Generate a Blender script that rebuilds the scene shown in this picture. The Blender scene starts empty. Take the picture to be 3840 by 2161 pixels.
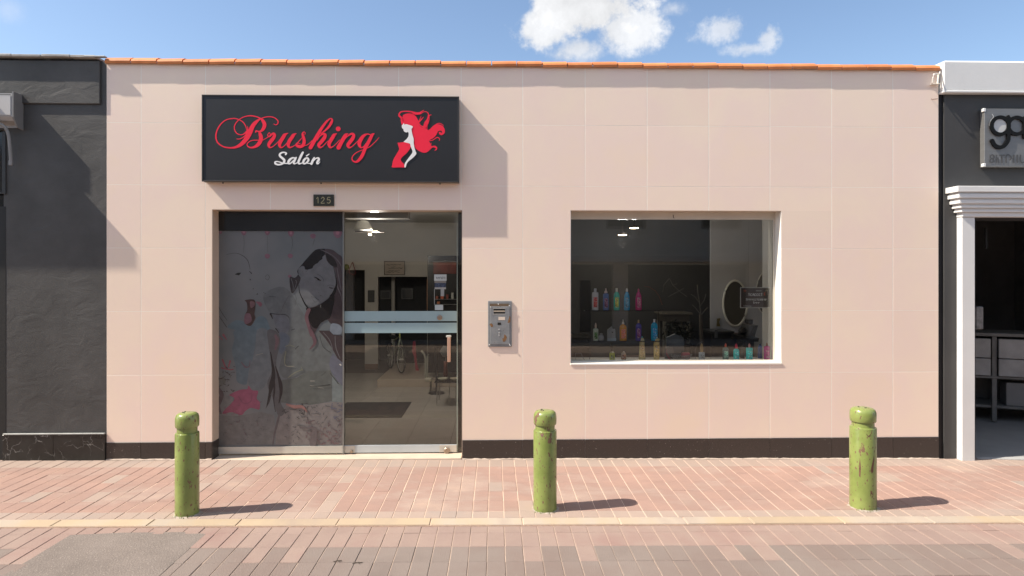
import bpy, bmesh, math, random
from mathutils import Vector, Matrix
random.seed(7)
S = bpy.context.scene
COL = S.collection

# ------------------------------------------------------------------ camera
YAW = math.radians(1.53)
CAM = Vector((0.0, -6.16, 1.78))
FPX, CX, CY = 2406.0, 1920.0, 1028.6          # focal length and principal point in photo pixels
cd = bpy.data.cameras.new('camera'); co = bpy.data.objects.new('camera', cd); COL.objects.link(co)
cd.sensor_width = 36.0; cd.lens = 36.0 * FPX / 3840.0
cd.shift_y = -(1080.5 - CY) / 3840.0
cd.clip_end = 900; cd.clip_start = 0.05
co.location = CAM; co.rotation_euler = (math.radians(90), 0, -YAW)
S.camera = co

# ------------------------------------------------------------------ light
SUN_DIR = Vector((0.89, 0.185, -1.0)).normalized()        # the way the light travels
EL = math.asin(-SUN_DIR.z); AZ = math.atan2(-SUN_DIR.x, -SUN_DIR.y)
SKY_S = 0.088
sd = bpy.data.lights.new('sun', 'SUN'); sd.energy = 3.7; sd.angle = math.radians(0.55); sd.color = (1.0, 0.90, 0.76)
so = bpy.data.objects.new('sun', sd); COL.objects.link(so)
so.rotation_euler = SUN_DIR.to_track_quat('-Z', 'Y').to_euler(); so.location = (-6, -4, 9)
S.view_settings.view_transform = 'Standard'; S.view_settings.look = 'None'
S.view_settings.exposure = 1.12; S.view_settings.gamma = 1.0
S.view_settings.use_curve_mapping = False
S.cycles.max_bounces = 8; S.cycles.transparent_max_bounces = 12
S.cycles.caustics_reflective = False; S.cycles.caustics_refractive = False
try:
    S.cycles.use_denoising = True
except Exception: pass

def at(px, py, Y=0.0):
    """point of the plane y = Y seen at photo pixel (px, py)"""
    u = (px - CX) / FPX; w = (CY - py) / FPX
    dx = u*math.cos(YAW) + math.sin(YAW); dy = math.cos(YAW) - u*math.sin(YAW)
    t = (Y - CAM.y) / dy
    return Vector((t*dx, Y, CAM.z + t*w))
def ax(px, Y=0.0): return at(px, CY, Y).x
def az(px, py, Y=0.0): return at(px, py, Y).z
def gz(x): return 0.004 - 0.0062*x
def srgb(r, g, b):
    f = lambda c: c/12.92 if c <= 0.04045 else ((c+0.055)/1.055)**2.4
    return (f(r/255), f(g/255), f(b/255))

# ------------------------------------------------------------------ world: sky with clouds
W = bpy.data.worlds.new('World'); S.world = W; W.use_nodes = True
nt = W.node_tree; nt.nodes.clear()
def N(t, **k):
    n = nt.nodes.new(t)
    for a, b in k.items(): setattr(n, a, b)
    return n
def mth(op, a, b=None, clamp=False):
    n = N('ShaderNodeMath', operation=op, use_clamp=clamp)
    for i, v in enumerate((a, b)):
        if v is None: continue
        if isinstance(v, (int, float)): n.inputs[i].default_value = v
        else: nt.links.new(v, n.inputs[i])
    return n.outputs[0]
sky = N('ShaderNodeTexSky', sky_type='NISHITA'); sky.sun_disc = False
sky.sun_elevation = EL; sky.sun_rotation = AZ
sky.air_density = 1.0; sky.dust_density = 0.9; sky.ozone_density = 1.3; sky.altitude = 100
tc = N('ShaderNodeTexCoord')
def direction(px, py):
    p = at(px, py, 100.0) - CAM
    return p.normalized()
noi = N('ShaderNodeTexNoise'); noi.inputs['Scale'].default_value = 11.0; noi.inputs['Detail'].default_value = 12; noi.inputs['Roughness'].default_value = 0.66
nt.links.new(tc.outputs['Generated'], noi.inputs['Vector'])
noi2 = N('ShaderNodeTexNoise'); noi2.inputs['Scale'].default_value = 38.0; noi2.inputs['Detail'].default_value = 6; noi2.inputs['Roughness'].default_value = 0.6
nt.links.new(tc.outputs['Generated'], noi2.inputs['Vector'])
def blob(c, r, amt, soft, dens=1.0):
    sub = N('ShaderNodeVectorMath', operation='SUBTRACT'); nt.links.new(tc.outputs['Generated'], sub.inputs[0]); sub.inputs[1].default_value = c
    mul = N('ShaderNodeVectorMath', operation='MULTIPLY'); nt.links.new(sub.outputs[0], mul.inputs[0]); mul.inputs[1].default_value = (1/r[0], 1/r[1], 1/r[2])
    ln = N('ShaderNodeVectorMath', operation='LENGTH'); nt.links.new(mul.outputs[0], ln.inputs[0])
    n1 = mth('MULTIPLY', mth('SUBTRACT', noi.outputs['Fac'], 0.5), amt)
    n2 = mth('MULTIPLY', mth('SUBTRACT', noi2.outputs['Fac'], 0.5), amt*0.5)
    v = mth('ADD', mth('ADD', mth('SUBTRACT', 1.0, ln.outputs['Value']), n1), n2)
    mr = N('ShaderNodeMapRange', interpolation_type='SMOOTHSTEP'); nt.links.new(v, mr.inputs['Value'])
    mr.inputs['From Min'].default_value = 0.0; mr.inputs['From Max'].default_value = soft
    mr.inputs['To Max'].default_value = dens
    return mr.outputs[0]
blobs = []
def cloud(px, py, rx, rz, amt, soft, dens=1.0):
    c = direction(px, py); k = 0.88/FPX
    blobs.append(blob(c, (rx*k, max(rx, rz)*k*1.4, rz*k), amt, soft, dens))
cloud(2190, 20, 290, 150, 1.8, 0.42)
cloud(2060, 95, 150, 115, 1.8, 0.5, .95)
cloud(2340, 110, 180, 110, 1.9, 0.6, .92)
cloud(2170, 185, 160, 66, 2.0, 0.8, .8)
cloud(2520, 35, 70, 28, 3.0, 1.2, .45)
cloud(2715, 110, 105, 56, 3.2, 0.9, .66)
cloud(2880, 140, 60, 62, 3.4, 0.9, .66)
cloud(2810, 182, 110, 34, 3.2, 1.0, .6)
cloud(20, 30, 60, 60, 2.0, 1.4, .25)
# unseen clouds added outside the view as fill light for the wall
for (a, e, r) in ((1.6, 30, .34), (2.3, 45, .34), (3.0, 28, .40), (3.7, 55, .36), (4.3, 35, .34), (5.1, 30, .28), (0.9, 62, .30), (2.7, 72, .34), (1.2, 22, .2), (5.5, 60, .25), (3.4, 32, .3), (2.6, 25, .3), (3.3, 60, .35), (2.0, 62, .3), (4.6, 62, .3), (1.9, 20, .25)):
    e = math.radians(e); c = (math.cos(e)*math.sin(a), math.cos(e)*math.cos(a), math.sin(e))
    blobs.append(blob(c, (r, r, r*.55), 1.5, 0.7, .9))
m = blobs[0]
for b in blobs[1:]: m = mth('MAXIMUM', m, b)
shade = N('ShaderNodeMapRange'); nt.links.new(noi.outputs['Fac'], shade.inputs['Value'])
shade.inputs['From Min'].default_value = .38; shade.inputs['From Max'].default_value = .62
shade.inputs['To Min'].default_value = 0.76; shade.inputs['To Max'].default_value = 0.96
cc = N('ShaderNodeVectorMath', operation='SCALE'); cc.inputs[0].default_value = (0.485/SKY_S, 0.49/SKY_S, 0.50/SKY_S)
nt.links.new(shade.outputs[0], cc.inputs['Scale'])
# paler, milkier air (thin high haze over the whole dome)
hz = N('ShaderNodeMix', data_type='RGBA'); hz.inputs[0].default_value = 0.0
nt.links.new(sky.outputs[0], hz.inputs[6]); hz.inputs[7].default_value = (0.33/SKY_S, 0.45/SKY_S, 0.62/SKY_S, 1)
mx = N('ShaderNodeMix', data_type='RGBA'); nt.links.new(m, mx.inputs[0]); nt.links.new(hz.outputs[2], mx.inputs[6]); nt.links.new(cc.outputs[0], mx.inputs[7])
bg = N('ShaderNodeBackground'); bg.inputs['Strength'].default_value = SKY_S
nt.links.new(mx.outputs[2], bg.inputs['Color'])
ow = N('ShaderNodeOutputWorld'); nt.links.new(bg.outputs[0], ow.inputs['Surface'])

# ------------------------------------------------------------------ materials
def material(name, col, rough=.6, metal=0., var=.08, vs=3., bump=0., bs=60., spec=.5, coat=0., col2=None, emis=None, speck=None, det=5, rnd=0., stretch=None):
    m = bpy.data.materials.new(name); m.use_nodes = True
    t = m.node_tree; n = t.nodes; L = t.links.new
    p = n['Principled BSDF']; p.inputs['Roughness'].default_value = rough; p.inputs['Metallic'].default_value = metal
    p.inputs['Specular IOR Level'].default_value = spec; p.inputs['Coat Weight'].default_value = coat
    p.inputs['Coat Roughness'].default_value = .08
    tcn = n.new('ShaderNodeTexCoord'); oi = n.new('ShaderNodeObjectInfo')
    off = n.new('ShaderNodeVectorMath'); off.operation = 'MULTIPLY_ADD'
    cmb = n.new('ShaderNodeCombineXYZ')
    for i in range(3): L(oi.outputs['Random'], cmb.inputs[i])
    L(cmb.outputs[0], off.inputs[0]); off.inputs[1].default_value = (37, 37, 37) if rnd else (0, 0, 0)
    L(tcn.outputs['Object'], off.inputs[2])
    vec = off.outputs[0]
    if stretch:
        mp = n.new('ShaderNodeMapping'); mp.inputs['Scale'].default_value = stretch; L(vec, mp.inputs[0]); vec = mp.outputs[0]
    nz = n.new('ShaderNodeTexNoise'); nz.inputs['Scale'].default_value = vs; nz.inputs['Detail'].default_value = det; nz.inputs['Roughness'].default_value = .6
    L(vec, nz.inputs['Vector'])
    c1 = tuple(max(0, c*(1-var)) for c in col[:3]); c2 = tuple(c*(1+var) for c in (col2 or col)[:3])
    if col2: c1 = tuple(col[:3])
    r = n.new('ShaderNodeValToRGB'); r.color_ramp.elements[0].position = .32; r.color_ramp.elements[1].position = .68
    r.color_ramp.elements[0].color = (*c1, 1); r.color_ramp.elements[1].color = (*c2, 1)
    L(nz.outputs['Fac'], r.inputs[0]); out = r.outputs[0]
    if rnd:
        gi = n.new('ShaderNodeNewGeometry'); ad = n.new('ShaderNodeMath'); ad.operation = 'ADD'
        L(oi.outputs['Random'], ad.inputs[0]); L(gi.outputs['Random Per Island'], ad.inputs[1])
        fr = n.new('ShaderNodeMath'); fr.operation = 'FRACT'; L(ad.outputs[0], fr.inputs[0])
        mr = n.new('ShaderNodeMapRange'); mr.inputs['To Min'].default_value = 1-rnd; mr.inputs['To Max'].default_value = 1+rnd*.7
        L(fr.outputs[0], mr.inputs[0])
        sc = n.new('ShaderNodeVectorMath'); sc.operation = 'SCALE'; L(out, sc.inputs[0]); L(mr.outputs[0], sc.inputs['Scale']); out = sc.outputs[0]
    if speck:
        (scol, sscale, thr) = speck
        n2 = n.new('ShaderNodeTexNoise'); n2.inputs['Scale'].default_value = sscale; n2.inputs['Detail'].default_value = 3
        L(vec, n2.inputs['Vector'])
        m2 = n.new('ShaderNodeMapRange'); m2.inputs['From Min'].default_value = thr; m2.inputs['From Max'].default_value = thr+.03
        L(n2.outputs['Fac'], m2.inputs[0])
        mm = n.new('ShaderNodeMix'); mm.data_type = 'RGBA'; L(m2.outputs[0], mm.inputs[0]); L(out, mm.inputs[6]); mm.inputs[7].default_value = (*scol, 1); out = mm.outputs[2]
    L(out, p.inputs['Base Color'])
    if bump:
        nb = n.new('ShaderNodeTexNoise'); nb.inputs['Scale'].default_value = bs; nb.inputs['Detail'].default_value = 4; L(vec, nb.inputs['Vector'])
        b = n.new('ShaderNodeBump'); b.inputs['Strength'].default_value = 1.0; b.inputs['Distance'].default_value = bump
        L(nb.outputs['Fac'], b.inputs['Height']); L(b.outputs[0], p.inputs['Normal'])
    if emis:
        p.inputs['Emission Color'].default_value = (*emis[0], 1); p.inputs['Emission Strength'].default_value = emis[1]
    return m
def glass_mat(name, tint=(.86, .9, .88), ior=1.5, refl=1.0, rough=0.0):
    m = bpy.data.materials.new(name); m.use_nodes = True
    t = m.node_tree; n = t.nodes; n.clear(); L = t.links.new
    o = n.new('ShaderNodeOutputMaterial'); mi = n.new('ShaderNodeMixShader'); f = n.new('ShaderNodeFresnel'); f.inputs[0].default_value = ior
    mu = n.new('ShaderNodeMath'); mu.operation = 'MULTIPLY'; mu.use_clamp = True; L(f.outputs[0], mu.inputs[0]); mu.inputs[1].default_value = refl
    tr = n.new('ShaderNodeBsdfTransparent'); tr.inputs[0].default_value = (*tint, 1)
    g = n.new('ShaderNodeBsdfGlossy'); g.inputs['Roughness'].default_value = rough
    L(mu.outputs[0], mi.inputs[0]); L(tr.outputs[0], mi.inputs[1]); L(g.outputs[0], mi.inputs[2]); L(mi.outputs[0], o.inputs[0])
    return m
MT = {}
def mat(name, *a, **k):
    if name not in MT: MT[name] = material(name, *a, **k)
    return MT[name]
_flat = {}
def paint(rgb, rough=.5, metal=0., coat=0.):
    key = (rgb, rough, metal, coat)
    if key not in _flat:
        _flat[key] = material('paint_%d_%d_%d' % rgb, srgb(*rgb), rough, metal, var=.06, vs=25, coat=coat)
    return _flat[key]

# ------------------------------------------------------------------ mesh helpers
def new(name, bm, m, parent=None, loc=None, smooth=False, label=None, **props):
    me = bpy.data.meshes.new(name); bm.normal_update(); bm.to_mesh(me); bm.free()
    if smooth:
        for p in me.polygons: p.use_smooth = True
    if m is not None:
        for q in (m if isinstance(m, (list, tuple)) else [m]): me.materials.append(q)
    o = bpy.data.objects.new(name, me); COL.objects.link(o)
    if parent is not None:
        o.parent = parent
        if loc is None:
            w = Vector((0, 0, 0)); q = parent
            while q is not None: w += q.location; q = q.parent
            o.location = -w
    if loc is not None: o.location = loc
    if label: o['label'] = label
    for a, b in props.items(): o[a] = b
    return o
def local(name, bm, m, parent, loc=(0, 0, 0), **k): return new(name, bm, m, parent, loc=loc, **k)
def thing(name, label, cat, loc=(0, 0, 0), group=None, rz=0.):
    o = bpy.data.objects.new(name, None); o.empty_display_size = .1; COL.objects.link(o); o.location = loc; o.rotation_euler.z = rz
    o['label'] = label; o['category'] = cat
    if group: o['group'] = group
    return o
def tag(o, label, cat, group=None):
    o['label'] = label; o['category'] = cat
    if group: o['group'] = group
    return o
def B(): return bmesh.new()
def box(bm, x0, x1, y0, y1, z0, z1, bev=0.):
    if x0 > x1: x0, x1 = x1, x0
    if y0 > y1: y0, y1 = y1, y0
    if z0 > z1: z0, z1 = z1, z0
    v = [bm.verts.new(p) for p in ((x0,y0,z0),(x1,y0,z0),(x1,y1,z0),(x0,y1,z0),(x0,y0,z1),(x1,y0,z1),(x1,y1,z1),(x0,y1,z1))]
    fs = [bm.faces.new([v[i] for i in q]) for q in ((0,3,2,1),(4,5,6,7),(0,1,5,4),(1,2,6,5),(2,3,7,6),(3,0,4,7))]
    if bev:
        es = list({e for f in fs for e in f.edges})
        bmesh.ops.bevel(bm, geom=es, offset=bev, segments=1, affect='EDGES')
    return v
def bx(*a, **k):
    bm = B(); box(bm, *a, **k); return bm
def prism(bm, pts, y0, y1):
    """polygon of (x, z) points extruded from y0 (front) to y1"""
    f = [bm.verts.new((x, y0, z)) for x, z in pts]; b = [bm.verts.new((x, y1, z)) for x, z in pts]
    n = len(pts)
    area = sum(pts[i][0]*pts[(i+1) % n][1]-pts[(i+1) % n][0]*pts[i][1] for i in range(n))
    try:
        fa = bm.faces.new(f if area > 0 else f[::-1]); 
        bm.faces.new(b[::-1] if area > 0 else b)
        for i in range(n):
            j = (i+1) % n
            q = (f[i], b[i], b[j], f[j]) if area > 0 else (f[j], b[j], b[i], f[i])
            bm.faces.new(q)
    except ValueError: pass
def extrude_x(bm, pts, x0, x1):
    """profile of (y, z) points run from x0 to x1"""
    a = [bm.verts.new((x0, y, z)) for y, z in pts]; b = [bm.verts.new((x1, y, z)) for y, z in pts]
    n = len(pts); bm.faces.new(a); bm.faces.new(b[::-1])
    for i in range(n):
        j = (i+1) % n; bm.faces.new((a[j], a[i], b[i], b[j]))
    bmesh.ops.recalc_face_normals(bm, faces=bm.faces)
def lathe(bm, prof, seg=24, cx=0, cy=0, cz=0, sy=1., cap=True):
    rings = []
    for r, z in prof:
        rings.append([bm.verts.new((cx+r*math.cos(2*math.pi*i/seg), cy+sy*r*math.sin(2*math.pi*i/seg), cz+z)) for i in range(seg)])
    for a, b in zip(rings, rings[1:]):
        for i in range(seg):
            j = (i+1) % seg; bm.faces.new((a[i], a[j], b[j], b[i]))
    if cap:
        bm.faces.new(rings[0][::-1]); bm.faces.new(rings[-1])
def tube(bm, pts, r, seg=8, closed=False):
    pts = [Vector(p) for p in pts]; n = len(pts); rings = []
    up = Vector((0, 0, 1))
    for i, p in enumerate(pts):
        if closed: d = pts[(i+1) % n] - pts[i-1]
        else: d = pts[min(i+1, n-1)] - pts[max(i-1, 0)]
        d.normalize()
        a = d.cross(up if abs(d.z) < .95 else Vector((1, 0, 0))); a.normalize(); b = d.cross(a)
        rr = r[i] if isinstance(r, (list, tuple)) else r
        rings.append([bm.verts.new(p + rr*(a*math.cos(2*math.pi*k/seg) + b*math.sin(2*math.pi*k/seg))) for k in range(seg)])
    m_ = n if closed else n-1
    for i in range(m_):
        A, C = rings[i], rings[(i+1) % n]
        # align ring start to limit twist
        for k in range(seg):
            j = (k+1) % seg; bm.faces.new((A[k], A[j], C[j], C[k]))
    if not closed:
        bm.faces.new(rings[0][::-1]); bm.faces.new(rings[-1])
    bmesh.ops.recalc_face_normals(bm, faces=bm.faces)
def catmull(P, k=8, closed=False):
    out = []; n = len(P)
    rng = range(n if closed else n-1)
    for i in rng:
        p0 = P[(i-1) % n] if (closed or i > 0) else P[0]; p1 = P[i]; p2 = P[(i+1) % n]; p3 = P[(i+2) % n] if (closed or i+2 < n) else P[-1]
        for s in range(k):
            t = s/k
            out.append(tuple(.5*((2*b)+(-a+c)*t+(2*a-5*b+4*c-d)*t*t+(-a+3*b-3*c+d)*t**3) for a, b, c, d in zip(p0, p1, p2, p3)))
    if not closed: out.append(tuple(P[-1]))
    return out
class Art:
    """flat lettering and print traced in the pixels of an enlarged view, laid on the plane y = Y"""
    def __init__(self, sc, ox, oy, Y): self.sc, self.ox, self.oy, self.Y, self.k = sc, ox, oy, Y, 0
    def w(self, x, y):
        p = at(self.ox + x/self.sc, self.oy + y/self.sc, self.Y); return p.x, p.z
    def stroke(self, bm, P, lift=.0012, k=7, closed=False, th=.0006, sl=.0000035):
        C = catmull([tuple(map(float, p)) for p in P], k, closed)
        n = len(C); prev = None
        f = None; L = []
        for i, (x, y, wd) in enumerate(C):
            a = C[max(i-1, 0)]; b = C[min(i+1, n-1)]
            dx, dy = b[0]-a[0], b[1]-a[1]; l = math.hypot(dx, dy) or 1
            nx, ny = -dy/l*wd/2, dx/l*wd/2
            yy = self.Y - lift - i*sl
            p = self.w(x+nx, y+ny); q = self.w(x-nx, y-ny)
            L.append((bm.verts.new((p[0], yy, p[1])), bm.verts.new((q[0], yy, q[1]))))
        for (a, b), (c, d) in zip(L, L[1:]):
            fc = bm.faces.new((a, b, d, c))
        # rounded ends
        for end, (x, y, wd), sg in ((L[0], C[0], 0), (L[-1], C[-1], 1)):
            if wd > 12:
                self.disc(bm, x, y, wd/2, lift + (n if sg else 0)*sl + .00002*(1+sg), 12)
    def disc(self, bm, x, y, r, lift=.0012, seg=20):
        vs = []
        for i in range(seg):
            p = self.w(x+r*math.cos(2*math.pi*i/seg), y+r*math.sin(2*math.pi*i/seg)); vs.append(bm.verts.new((p[0], self.Y-lift, p[1])))
        bm.faces.new(vs)
    def poly(self, bm, P, lift=.0012, k=4, sharp=False, th=0):
        C = [tuple(map(float, p)) for p in P] if sharp else catmull([tuple(map(float, p)) for p in P], k, True)
        Q = [self.w(x, y) for x, y in C]
        from mathutils.geometry import tessellate_polygon
        tri = tessellate_polygon([[Vector((x, z, 0)) for x, z in Q]])
        vs = [bm.verts.new((x, self.Y-lift, z)) for x, z in Q]
        for t in tri:
            try: bm.faces.new([vs[i] for i in t])
            except ValueError: pass
def fix_front(bm):
    """make every face look towards the street (-y)"""
    bm.normal_update()
    for f in bm.faces:
        if f.normal.y > 0: f.normal_flip()
def copy_of(o, parent=None, loc=None, rz=None):
    c = o.copy(); COL.objects.link(c)
    if parent is not None: c.parent = parent
    if loc is not None: c.location = loc
    if rz is not None: c.rotation_euler.z = rz
    for ch in list(o.children): copy_of(ch, c)
    return c
# ================================================================== GROUND
XL, XR = -13.0, 14.0
YK0, YK1 = -1.477, -1.604                       # kerb back and front
g = new('ground', bx(-400, 400, -400, 400, -.6, -.16), mat('earth', (.16, .14, .12), .9), kind='structure')
TILT = .0062
sand = mat('joint_sand', srgb(210, 185, 166), .95, var=.12, vs=30, bump=.002, bs=200)
sand_d = mat('joint_sand_street', srgb(178, 158, 143), .95, var=.15, vs=30, bump=.002, bs=200)
def paver_mat(name, c1, c2, sc=1.3, rnd=.045, bump=.0026):
    m = material(name, c1, .88, var=.05, vs=sc, col2=c2, bump=bump, bs=140, rnd=rnd, spec=.3, speck=(tuple(c*.72 for c in c1), 210, .64))
    return m
def big_noise(m, cols, scale, stretch=(1, 1, 1)):
    """swap the colour noise for one in world metres, so neighbouring stones share worn patches"""
    t = m.node_tree; n = t.nodes; L = t.links.new
    geo = n.new('ShaderNodeNewGeometry'); mp = n.new('ShaderNodeMapping'); mp.inputs['Scale'].default_value = stretch
    L(geo.outputs['Position'], mp.inputs[0])
    nz = n.new('ShaderNodeTexNoise'); nz.inputs['Scale'].default_value = scale; nz.inputs['Detail'].default_value = 6; nz.inputs['Roughness'].default_value = .62
    L(mp.outputs[0], nz.inputs['Vector'])
    ramp = [x for x in n if x.type == 'VALTORGB'][0]
    for l in list(ramp.inputs[0].links): t.links.remove(l)
    L(nz.outputs['Fac'], ramp.inputs[0])
    cr = ramp.color_ramp
    while len(cr.elements) > 1: cr.elements.remove(cr.elements[0])
    pos = [.3 + .4*i/(len(cols)-1) for i in range(len(cols))]
    cr.elements[0].position = pos[0]; cr.elements[0].color = (*cols[0], 1)
    for p_, c in list(zip(pos, cols))[1:]:
        e = cr.elements.new(p_); e.color = (*c, 1)
red1, red2, grey1, beige1 = (.315, .213, .182), (.348, .26, .224), (.34, .275, .24), (.41, .30, .245)
PR = paver_mat('paver_red', red1, red2); big_noise(PR, [beige1, red2, red1, (.348, .23, .192), (.36, .27, .232)], 1.1, (1, 1.6, 1))
PG = paver_mat('paver_grey', grey1, beige1); big_noise(PG, [(.315, .262, .236), (.355, .275, .235), (.33, .265, .23)], 1.6)
SR = paver_mat('street_paver_red', (.33, .22, .19), (.36, .25, .21)); big_noise(SR, [(.26, .19, .17), (.30, .225, .195), (.27, .18, .16)], 1.4)
SG = paver_mat('street_paver_grey', (.25, .205, .175), (.29, .24, .205), bump=.004); big_noise(SG, [(.190, .155, .140), (.222, .184, .166), (.205, .160, .143), (.230, .19, .17)], .9)
for mm_, dk in ((SG, .8), (SR, .85)): pass

def brick_mesh(w, l, h=.045, b=.003, m=None, name='brick'):
    bm = bx(-w/2, w/2, -l/2, l/2, -h, 0)
    top = [e for e in bm.edges if all(abs(v.co.z) < 1e-6 for v in e.verts)]
    bmesh.ops.bevel(bm, geom=top, offset=b, segments=1, affect='EDGES')
    me = bpy.data.meshes.new(name); bm.to_mesh(me); bm.free(); me.materials.append(m); return me
def lay(root, name, cells, mats, maxn=300):
    """cells: (x, y, w, l, matkey); the maxn largest in the photo are objects, the rest one field"""
    def vis(c):
        x, y = c[0], c[1]; d = y - CAM.y
        if d < .3: return -1
        px = CX + FPX*(x/d - math.tan(YAW)); py = CY + FPX*(CAM.z)/d
        if px < -60 or px > 3900 or py > 2230: return -1
        return 1/d
    order = sorted(range(len(cells)), key=lambda i: -vis(cells[i]))
    single = [i for i in order if vis(cells[i]) > 0][:maxn]; ss = set(single)
    cache = {}
    for i in single:
        x, y, w, l, k = cells[i]
        key = (round(w, 4), round(l, 3), k)
        if key not in cache: cache[key] = brick_mesh(w, l, m=mats[k])
        o = bpy.data.objects.new('brick', cache[key]); COL.objects.link(o); o.parent = root
        o.location = (x + random.uniform(-.0008, .0008), y + random.uniform(-.001, .001), root_top + random.uniform(-.0018, .0012))
        o.rotation_euler = (random.uniform(-.004, .004), random.uniform(-.005, .005), random.uniform(-.005, .005))
    bm = B(); keys = list(mats)
    for i in order:
        if i in ss: continue
        x, y, w, l, k = cells[i]
        z = root_top + random.uniform(-.0018, .0012); b = .003
        lo = [bm.verts.new((x+a*w/2, y+c*l/2, z-b)) for a, c in ((-1,-1),(1,-1),(1,1),(-1,1))]
        hi = [bm.verts.new((x+a*(w/2-b), y+c*(l/2-b), z)) for a, c in ((-1,-1),(1,-1),(1,1),(-1,1))]
        bt = [bm.verts.new((x+a*w/2, y+c*l/2, z-.02)) for a, c in ((-1,-1),(1,-1),(1,1),(-1,1))]
        fs = [bm.faces.new(hi)]
        for q in range(4):
            r = (q+1) % 4; fs.append(bm.faces.new((lo[q], lo[r], hi[r], hi[q]))); fs.append(bm.faces.new((bt[q], bt[r], lo[r], lo[q])))
        for f in fs: f.material_index = keys.index(k)
    o = new(name, bm, [mats[k] for k in keys], root, loc=(0, 0, 0)); o['kind'] = 'stuff'
    return o
CW = .1165; JT = .0034
def cells_for(y0, rows, xr=(XL, XR), skip=None):
    """rows: (length, key or function) going from y0 towards the street"""
    out = []; nc = int((xr[1]-xr[0])/CW)
    for c in range(nc):
        x = xr[0] + (c+.5)*CW + .019
        y = y0; jit = random.choice((0, 0, 0, .5)) * 0
        for r, (l, k) in enumerate(rows):
            yc = y - l/2; y -= l
            kk = k(x, yc) if callable(k) else k
            if skip and skip(x, yc): continue
            out.append((x, yc, CW-JT, l-.0018, kk))
    return out
random.seed(11)
pave = new('pavement', bx(XL, XR, YK0, .3, -.12, -.0035), sand, kind='structure'); pave.location = (0, 0, .004); pave.rotation_euler.y = TILT
root_top = 0.0
def fieldk(x, y):
    v = random.random(); return 'grey' if v < .05 else 'red'
rowsP = [(.236, 'grey')] + [(.222, fieldk)]*5 + [(.131, 'grey')]
lay(pave, 'brick_field', cells_for(0.0, rowsP), {'red': PR, 'grey': PG})
root_top = -.012
street = new('street', bx(XL, XR, -10.6, YK1, -.14, -.0165), sand_d, kind='structure'); street.location = (0, 0, .004); street.rotation_euler.y = TILT
# worn cement patch between two joints of the street
PX0, PX1, PY1 = -2.90, -1.985, -1.70
skip = lambda x, y: (PX0 < x < PX1 and y < PY1)
rowsS = [(.115, 'red'), (.222, 'red'), (.222, lambda x, y: 'red' if random.random() < .25 else 'grey')] + [(.222, 'grey')]*27
lay(street, 'brick_field', cells_for(YK1-.002, rowsS, skip=skip), {'red': SR, 'grey': SG})
bm = B(); n_ = 60
vs = []
for (x, y) in ((PX0-.035, -9.2), (PX1+.01, -9.2), (PX1+.01, PY1-.02), (PX1-.14, PY1+.012), (PX0+.35, PY1+.008), (PX0+.02, PY1-.03)):
    vs.append((x, y))
a = [bm.verts.new((x, y, -.0112)) for x, y in vs]; b = [bm.verts.new((x, y, -.05)) for x, y in vs]
bm.faces.new(a); 
for i in range(len(a)): bm.faces.new((b[i], b[(i+1) % len(a)], a[(i+1) % len(a)], a[i]))
pm = mat('patch_cement', (.178, .150, .135), .9, var=.16, vs=2.6, bump=.005, bs=90, speck=((.30, .26, .23), 150, .62))
o = new('concrete_patch', bm, pm, street, loc=(0, 0, 0))
# kerb: flat yellow stones, the paint worn
kerb = new('kerb', bx(XL, XR, YK1+.001, YK0-.001, -.12, -.006), sand, kind='structure'); kerb.location = (0, 0, .004); kerb.rotation_euler.y = TILT
KM = material('kerb_paint', (.66, .45, .24), .8, var=.05, vs=8, bump=.001, bs=120, rnd=.06)
big_noise(KM, [(.31, .245, .21), (.38, .30, .22), (.42, .33, .23), (.40, .34, .28), (.34, .275, .235)], 1.0, (1, .3, 1))
x = XL; ks = []
while x < XR:
    l = random.choice((.62, .66, .70, .48))
    ks.append((x+l/2, l-.006)); x += l
kc = {}
for xc, l in ks:
    key = round(l, 3)
    if key not in kc:
        bm = bx(-l/2, l/2, YK1-YK0 + .003, -.003, -.05, 0, bev=.004)
        me = bpy.data.meshes.new('kerb_stone'); bm.to_mesh(me); bm.free(); me.materials.append(KM); kc[key] = me
    o = bpy.data.objects.new('kerb_stone', kc[key]); COL.objects.link(o); o.parent = kerb
    o.location = (xc, YK0, random.uniform(-.001, .002)); o.rotation_euler.z = random.uniform(-.003, .003)

# ================================================================== SALON FRONT
TM = material('wall_tile', (.74, .585, .49), .38, var=.03, vs=.9, col2=(.76, .61, .51), rnd=.022, bump=.0004, bs=9, spec=.35)
big_noise(TM, [(.88, .70, .60), (.885, .735, .61), (.87, .705, .615), (.88, .715, .585)], .9)
GR = mat('tile_grout', (.93, .88, .80), .9, var=.05, vs=20)
REV = mat('reveal_stone', (.62, .50, .40), .5, var=.05, vs=4)
PLM = material('plinth_granite', (.046, .037, .033), .30, var=.3, vs=160, bump=.0003, bs=300, speck=((.30, .27, .25), 75, .70), rnd=.08)
D = 1.4907
cols = [268, 355, 517, 680, 844, 1003, 1160, 1315, 1472, 1628, 1783, 1937, 2092, 2246, 2361]
XS = [ax(c*D) for c in cols]
ZS = [.19, .825, 1.427, 2.028, 2.626, 3.213, 3.765]
DX0, DX1, DZ = ax(533*D), ax(1163*D), 2.395
WX0, WX1, WZ0, WZ1 = ax(1435*D), ax(1966*D), .905, 2.395
TB = .17                                         # wall thickness at the door; the window sits in a deeper reveal
shop = thing('salon_building', 'single-storey salon front clad in large pink beige tiles under a row of orange roof tiles', 'building', (0, .3, 0))
bm = B()
X0, X1 = XS[0]+.001, XS[-1]-.001
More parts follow.
